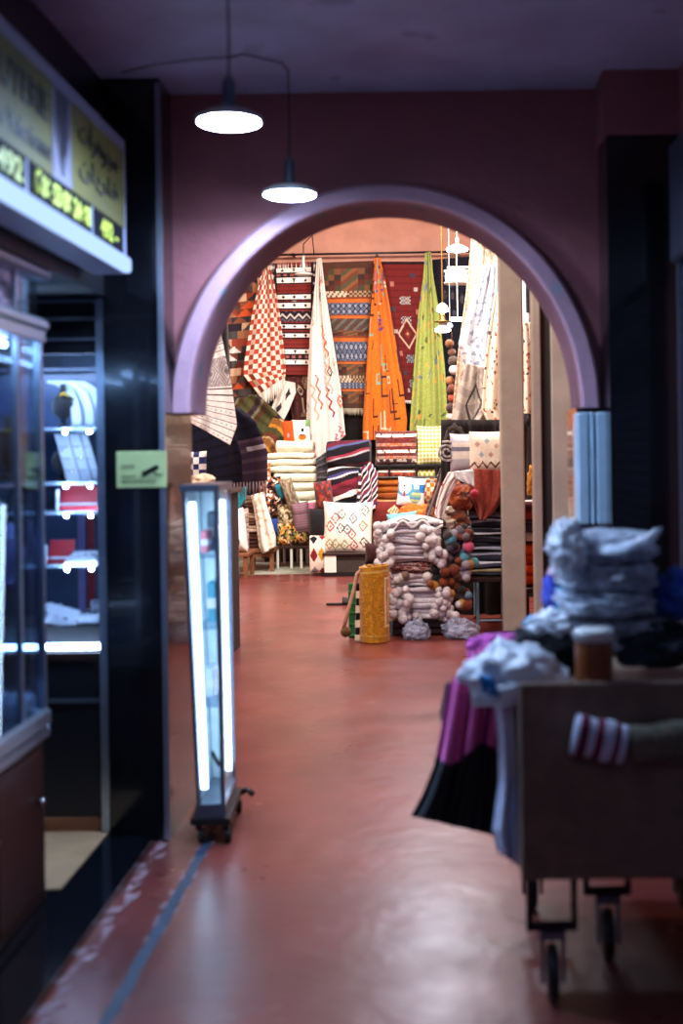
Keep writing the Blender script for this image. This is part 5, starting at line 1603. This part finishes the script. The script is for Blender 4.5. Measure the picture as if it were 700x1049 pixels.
heap('rust_fleece', P(468, 512, Ys + .0), (.13, .12, .15), floral(['8a3a22', 'a04a28', '5a2418', 'b8603a']), 'rust coloured fleece bulging under the white scarf', 'cloth', .3, 2.4, 73, SHAG)
heap('brown_fleece', P(462, 533, Ys - .05), (.14, .12, .12), floral(['5a3a2c', 'e0d4c4', '3a2a2a', '8a4a2c', '2a2024']), 'brown and white fleece below the rust fleece', 'cloth', .3, 2.4, 74, SHAG)
cushion('knit_cushion', 461, 444, 489, 484, Ys + .2, knit_blue, 'grey blue and cream knitted cushion on the striped pile', t=.2, n=44)
cushion('zigzag_cushion', 481, 442, 520, 485, Ys + .02, zigzag_cream, 'cream cushion with a brown zigzag edge on the striped pile', t=.2, n=48, pinch=.03)
# rolled rug seen end on
c = P(458, 463, Ys + .15)
t = thing('grey_rolled_rug', (c.x, c.y, c.z - .1), 'grey rolled rug seen end on left of the knitted cushion', 'rug')
mb = MB()
pts = [(c.x + (.018 + .0105 * k / 4) * math.cos(k * .5), c.y, c.z + (.018 + .0105 * k / 4) * math.sin(k * .5)) for k in range(30)]
for y0, y1 in ((0, .5),):
    n0 = len(mb.v)
    for (x, y, z) in pts:
        mb.v += [(x, y + y0, z), (x, y + y1, z)]
    for k in range(len(pts) - 1):
        mb.face((n0 + 2 * k, n0 + 2 * k + 2, n0 + 2 * k + 3, n0 + 2 * k + 1), '8f8c94' if k % 2 else 'b8b2b4')
mb.build('rolled_body', CLOTH, t, True, solid=.02)
heap('dark_bundle', P(466, 450, Ys + .55), (.09, .1, .12), solid('1d1513', '261a17'), 'dark brown bundle behind the knitted cushion', 'cloth', .3, 2.4, 75)
sheet('black_hall_curtain', [(452, 430, 540, 430), (452, 520, 540, 520), (452, 640, 540, 640)], Ys + .85, solid('161014', '1c1518'), 'black cloth hanging behind the striped pile', 'cloth', 30, 30, .05, 4, .7)

# ------------------------------------------------------------------ pompom blankets
Yq = 10.25
t = thing('low_crate', (P(422, 640, Yq).x, Yq + .25, 0), 'low dark crate under the pompom blankets', 'crate')
a, b = P(396, 634, Yq + .05), P(462, 634, Yq + .05)
for z0 in (.02, .07):
    MB().box(a.x, b.x, Yq + .06, Yq + .08, z0, z0 + .035).build('slat', M_brown, t)
MB().box(a.x, b.x, Yq + .08, Yq + .5, a.z - .05, a.z - .025).build('crate_top', M_brown, t)
MB().box(a.x, b.x, Yq + .48, Yq + .5, 0, a.z - .05).build('crate_back', M_brown, t)
for px in (401, 458):
    x = P(px, 640, Yq).x
    MB().tube([(x, Yq + .05, 0), (x, Yq + .05, a.z - .03)], .011, 8).build('corner_leg', mat('pale_blue_painted_metal', '6fa8c8', .4), t)
py = [(402, 450, 618, 634), (404, 450, 602, 618), (400, 452, 588, 602), (400, 448, 577, 588), (399, 448, 566, 577), (398, 450, 556, 566), (398, 452, 545, 556), (400, 450, 534, 545)]
pl_ = ['lowest', 'second lowest', 'third lowest', 'fourth lowest', 'fourth from the top', 'third from the top', 'second from the top', 'topmost']
WH, GR = 'eceaf2', 'd6d2de'
clusters = {
    7: [(392 + R.uniform(-6, 9), 545 + R.uniform(-6, 7), WH) for _ in range(9)] + [(436 + R.uniform(-6, 9), 546 + R.uniform(-6, 7), WH) for _ in range(10)],
    6: [(392 + R.uniform(-7, 10), 557 + R.uniform(-6, 7), WH) for _ in range(9)] + [(440 + R.uniform(-9, 10), 557 + R.uniform(-6, 7), WH) for _ in range(12)],
    5: [(393 + R.uniform(-6, 8), 570 + R.uniform(-6, 7), WH) for _ in range(8)] + [(446 + R.uniform(-9, 10), 566 + R.uniform(-6, 7), GR) for _ in range(11)],
    4: [(392 + R.uniform(-5, 5), 580 + R.uniform(-5, 4), WH) for _ in range(4)] + [(453 + R.uniform(-8, 8), 574 + R.uniform(-6, 6), GR) for _ in range(8)],
    3: [(446, 583, '1c1a1e'), (438, 591, 'e2dcdc'), (448, 590, '2a2424'), (410, 592, 'd8d2d4'), (407, 594, 'e0dada'), (415, 590, '8a6a5a'), (456, 586, '7a3a1e'), (455, 596, '8a4422')],
    2: [(446, 600, 'b07a2e'), (455, 604, '6a3420'), (462, 596, '8a4a2a'), (452, 594, '26222a'), (441, 598, '9a5a30'), (462, 608, 'c08a3a')],
    1: [(406 + R.uniform(-5, 14), 610 + R.uniform(-7, 8), WH) for _ in range(16)] + [(452 + R.uniform(-4, 10), 612 + R.uniform(-8, 8), 'd4ced8') for _ in range(14)],
    0: [(404 + R.uniform(-5, 14), 624 + R.uniform(-7, 7), WH) for _ in range(16)] + [(426, 631, 'e0dade'), (428, 635, WH), (418, 632, WH), (413, 634, WH)] + [(450 + R.uniform(-5, 20), 626 + R.uniform(-7, 8), 'd8d2dc') for _ in range(16)],
}
for i, (x0, x1, y0, y1) in enumerate(py):
    a, b = P(x0, y1, Yq), P(x1, y0, Yq)
    t = thing('pompom_blanket', ((a.x + b.x) / 2, Yq + .25, a.z), 'pale grey folded blanket with pompom trim, %s in the pompom stack' % pl_[i], 'blanket', 'pompom blankets stacked on the low crate')
    blanket('folded_cloth', x0, y0, x1, y1, Yq + .02, .42, solid('ccc8d4', 'bcb8c6', 'd6d2dc') if i != 3 else solid('7a3a2e', 'b4aab4', '6a3428'), None, None, 3, None, 36, .022, 200 + i, parent=t, jut=.02)
    for (px, py_, col) in clusters[i]:
        pompom(t, P(px, py_, Yq - .03 + R.uniform(-.05, .04)), col, R.choice((.032, .037, .042)))
mb = MB().grid(lambda u, v: P(396 + 58 * u, 534 + 9 * v - 6 * math.sin(PI * u) + 4 * math.sin(u * 17) * v, Yq + .0 + .12 * (1 - v)), 40, 8, lambda u, v: '4a4448' if .55 < v < .72 else 'd2ccd0')
mb.build('wavy_border_cloth', CLOTH, None, True, 'wavy edged white cloth spread on top of the pompom stack', 'cloth', solid=.012)
# column of multicoloured pompoms
tc_ = thing('pompom_garland', P(468, 620, Yq + .1), 'garland of many coloured pompoms hanging between the pompom stack and striped pile', 'garland')
MB().tube([P(466, 534, Yq + .2), P(468, 560, Yq + .15), P(470, 600, Yq + .15), P(470, 626, Yq + .15)], .006, 6, '3a2a2a').build('cord', CLOTH, tc_)
gc = ['8f8490', '5a4a7a', '3a3038', '8a4426', 'c07a8a', 'b08a3a', '5aa0b8', '7a3a26', '6a6070', '2a2428', 'a09aa8', '4a3a58', '8a5a3a']
special = [(465, 548, '8f8894'), (472, 544, '6a6472'), (468, 556, '584a7c'), (462, 562, '4a4050'), (476, 566, '3f6f96'), (480, 560, 'd0648a'), (477, 572, 'd88a8a'), (480, 578, 'c0903a'), (486, 576, '58a8bc'), (470, 574, '8a4a30'), (462, 584, '9a5028'), (468, 590, '5a2e20'), (474, 586, '3a2a2c'), (478, 592, 'a8a0b0'), (466, 600, '7a4626'), (473, 604, '2a2224'), (480, 610, '6a8aa8'), (472, 614, 'b0a8b0'), (478, 620, '7a3426'), (464, 612, '4a2e22')]
for px, py_, col in special + [(468 + R.uniform(-10, 14), R.uniform(540, 622), R.choice(gc)) for _ in range(42)]:
    pompom(tc_, P(px, py_, Yq + .06 + R.uniform(-.06, .08)), col, R.choice((.036, .042, .05)))
# bags at the foot
bagc = plastic_mat('bluish_clear_bag', .32, 'b4c4e8')
for (px, py_, rx, rz_, lab, sd) in ((427, 644, .10, .085, 'clear plastic bag with white wool left at the foot of the pompom stack', 81), (472, 643, .13, .09, 'bluish clear plastic bag right at the foot of the pompom stack', 82)):
    c = P(px, py_, Yq - .12)
    c.z = .6 * rz_ + .004
    t = thing('wool_bag', (c.x, c.y, 0), lab, 'bag', 'plastic bags at the foot of the pompom stack')
    heap('bag_film', c, (rx, .09, rz_), solid('ffffff'), None, None, .3, 2.4, sd, bagc, parent=t, ridge=.3)
    heap('wool', c + Vector((0, .0, -.01)), (rx * .75, .07, rz_ * .7), solid('9aa6cc', 'b8bcd0', '7a86b0'), None, None, .3, 2.6, sd + 5, CLOTH, parent=t)
# mustard rolled rug standing on the floor
ya = 10.0
c = P(384, 657, ya); r = 14.5 * ya / F
hgt = P(384, 580, ya).z
t = thing('rolled_mustard_rug', (c.x, ya, 0), 'mustard yellow rug rolled up and standing on the red floor', 'rug')
def mustard(u, v):
    a_ = (u * 2.2) % 1
    if .05 < v < .09 or .90 < v < .92: return 'c8a85a'
    for x0, x1, y0, y1 in ((.28, .72, .15, .80), (.40, .60, .30, .66)):
        if (x0 < a_ < x1 and y0 < v < y1) and not (x0 + .05 < a_ < x1 - .05 and y0 + .03 < v < y1 - .03): return 'ecd9a4'
    return 'c48a1c' if noise.noise(Vector((u * 20, v * 14, 1))) > .1 else 'b07a16'
mb = MB().grid(lambda u, v: (c.x + (r * (1 + .04 * noise.noise(Vector((math.cos(2 * PI * u) * 1.5, math.sin(2 * PI * u) * 1.5, v * 6))))) * math.cos(2 * PI * u - PI / 2), ya + .02 + r * math.sin(2 * PI * u - PI / 2), hgt * (1 - v) + .003 + .01 * math.sin(2 * PI * u) * (1 - v)), 64, 70, mustard)
mb.build('rolled_body', SHAG, t, True, solid=.012)
mb = MB()
pts = [(c.x + (r - .004 - .004 * k) * math.cos(k * .45), ya + .02 + (r - .004 - .004 * k) * math.sin(k * .45)) for k in range(24)]
n0 = 0
for x, y in pts:
    mb.v += [(x, y, hgt - .06), (x, y, hgt + .006)]
for k in range(len(pts) - 1):
    mb.face((2 * k, 2 * k + 2, 2 * k + 3, 2 * k + 1), ('a87a2a', '6a4a1a')[k % 2])
mb.build('inner_roll', CLOTH, t, True, solid=.012)
pts = [P(368, 600, ya), P(366, 588, ya - .02), P(372, 581, ya - .03), P(380, 583, ya - .06)]
MB().tube([P(352 + 0, 645, ya + .02), P(357, 625, ya + .02), P(363, 603, ya), P(366, 588, ya), P(373, 581, ya - .03), P(378, 584, ya - .05)], .015, 8, 'c8a48a').build('end_cord', CLOTH, t, True)
pompom(t, P(354.5, 650, ya + .02) + Vector((0, 0, .02)), '6a5030', .045)
# checkered strip
a, b = P(364, 655, ya + .02), P(372, 598, ya + .02)
mb = MB().grid(lambda u, v: (a.x + (b.x - a.x) * u + .02 * v * 0 - .018 * v + .02, ya + .0 - .0 + .012 * math.sin(u * 3), b.z * (1 - v) + .004), 4, 24, checker('141216', 'e2dac6', 2, 8))
mb.build('checkered_rug_edge', CLOTH, None, True, 'black and cream checkered rug edge standing beside the mustard roll', 'rug', solid=.03)
a, b = P(358, 625, ya + .2), P(366, 598, ya + .2)
mb = MB().grid(lambda u, v: (a.x + (b.x - a.x) * u, ya + .2 + .01 * math.sin(5 * u), b.z * (1 - v) + .004), 6, 24, stripes([('2a6a3a', 3), ('3a8a4a', 1), ('1c4a2a', 1)], 5))
mb.build('green_rug_edge', CLOTH, None, True, 'green rug edge just behind the checkered edge', 'rug', solid=.03)
# things on the floor and behind
t = thing('dark_slipper', P(353, 614, 12.4), 'small dark slipper lying on the red floor before the bench', 'shoe')
q = P(353, 616, 12.45); q.z = 0
mb = MB()
mb.loft([[(q.x - .16 + dx * 1.0, q.y + dy, z) for dx, dy in ((.0, -.03), (.1, -.04), (.2, -.045), (.27, -.03), (.3, 0), (.27, .03), (.2, .045), (.1, .04), (.0, .03), (-.02, 0))] for z in (.001, .02)])
mb.build('sole', M_black, t)
mb = MB().grid(lambda u, v: (q.x - .02 + .15 * u, q.y + .045 * math.cos(PI * v), .018 + .06 * math.sin(PI * v) * (1 - .35 * u)), 10, 10)
mb.build('upper', mat('dark_grey_felt', '2e2a2c', .9), t, True, solid=.008)
cushion('dark_red_cushion', 374, 556, 396, 578, 12.6, solid('3a1a1e', '2a1418'), 'dark red cushion behind the pompom stack and mustard roll', t=.2)
t = thing('small_stand', P(386, 600, 12.6), 'dark stool behind the mustard roll', 'stool')
a, b = P(372, 579, 12.5), P(398, 579, 12.5)
MB().box(a.x, b.x, 12.45, 12.8, a.z - .04, a.z - .002, bev=.006).build('seat', M_brown, t)
for x in (a.x + .01, b.x - .045):
    for y in (12.47, 12.74):
        MB().box(x, x + .035, y, y + .035, 0, a.z - .04).build('leg', M_brown, t)

# rails from which the nearer rugs hang
for (xa, xb, y, z, lab) in ((.45, 1.7, 12.62, 3.66, 'thin rail carrying the hanging rugs on the right of the hall'), (-2.3, -1.55, 9.62, 2.78, 'thin rail carrying the grey and white kilim on the left of the hall')):
    t = thing('hanging_rail', ((xa + xb) / 2, y, z), lab, 'rail')
    MB().tube([(xa, y, z), (xb, y, z)], .014, 8).build('bar', M_blackmetal, t, True)
    for x in ((.78, 1.6) if xa > 0 else (-2.25, -2.0)):
        MB().tube([(x, y, z), (x, y, 5.2)], .008, 6).build('hanger', M_blackmetal, t)

# ------------------------------------------------------------------ light
def area(name, loc, size, power, col, rot=(0, 0, 0), sy=None, spread=None):
    l = bpy.data.lights.new(name, 'AREA')
    l.energy = power; l.color = lin(col) if isinstance(col, str) else col
    l.size = size
    if sy:
        l.shape = 'RECTANGLE'; l.size_y = sy
    if spread: l.spread = spread
    o = bpy.data.objects.new(name, l); COL.objects.link(o)
    o.location = loc; o.rotation_euler = rot
    return o
def point(name, loc, power, col, r=.08):
    l = bpy.data.lights.new(name, 'POINT')
    l.energy = power; l.color = lin(col); l.shadow_soft_size = r
    o = bpy.data.objects.new(name, l); COL.objects.link(o); o.location = loc
    return o
# unseen lights without fittings under the shop ceiling, added to light the hall
for x, y, e, tl in ((-1.7, 11.6, 300, 42), (.35, 11.3, 290, 42), (1.7, 11.9, 140, 35), (-.2, 6.6, 150, 10), (-2.2, 7.4, 160, 35)):  # nearer ones added to brighten the kilim, pompom stack and panel
    area('unseen_shop_light', (x, y, 4.95), .6, e, 'fff0e0', (math.radians(tl), 0, 0))
area('unseen_shop_light', (.0, 14.9, 4.95), .5, 190, 'e4ecff')  # added cool light, placed for the pale sheen on the passage floor
# unseen cool fill lights added behind the camera to brighten the passage
area('passage_fill', (-.2, .4, 2.9), .2, 6, 'b4ccff')
area('passage_fill', (.3, -1.0, 2.9), .2, 6, 'b4ccff')

w = bpy.data.worlds.new('dim_arcade_air')
SC.world = w
w.use_nodes = True
bg = w.node_tree.nodes['Background']
bg.inputs['Color'].default_value = lin('7b74b4') + (1,)
bg.inputs['Strength'].default_value = .28

# ------------------------------------------------------------------ camera
cam = bpy.data.cameras.new('camera')
co = bpy.data.objects.new('camera', cam)
COL.objects.link(co)
c_, s_ = math.cos(ROLL), math.sin(ROLL)
co.matrix_world = Matrix(((c_, s_, 0, 0), (0, 0, -1, 0), (-s_, c_, 0, EYE), (0, 0, 0, 1)))
cam.sensor_fit = 'VERTICAL'
cam.sensor_height = 36
cam.lens = F / 1049 * 36
cam.shift_x = (350 - CX) / 1049
cam.shift_y = (CY - 524.5) / 1049
cam.clip_start = .05
cam.dof.use_dof = True
cam.dof.focus_distance = 13.0
cam.dof.aperture_fstop = 1.7
SC.camera = co
SC.view_settings.view_transform = 'Standard'
SC.view_settings.look = 'None'
SC.view_settings.gamma = 1
SC.view_settings.use_curve_mapping = False
SC.view_settings.exposure = 0.0
SC.cycles.use_denoising = True
SC.cycles.max_bounces = 10
SC.cycles.transparent_max_bounces = 16
SC.cycles.sample_clamp_indirect = 4
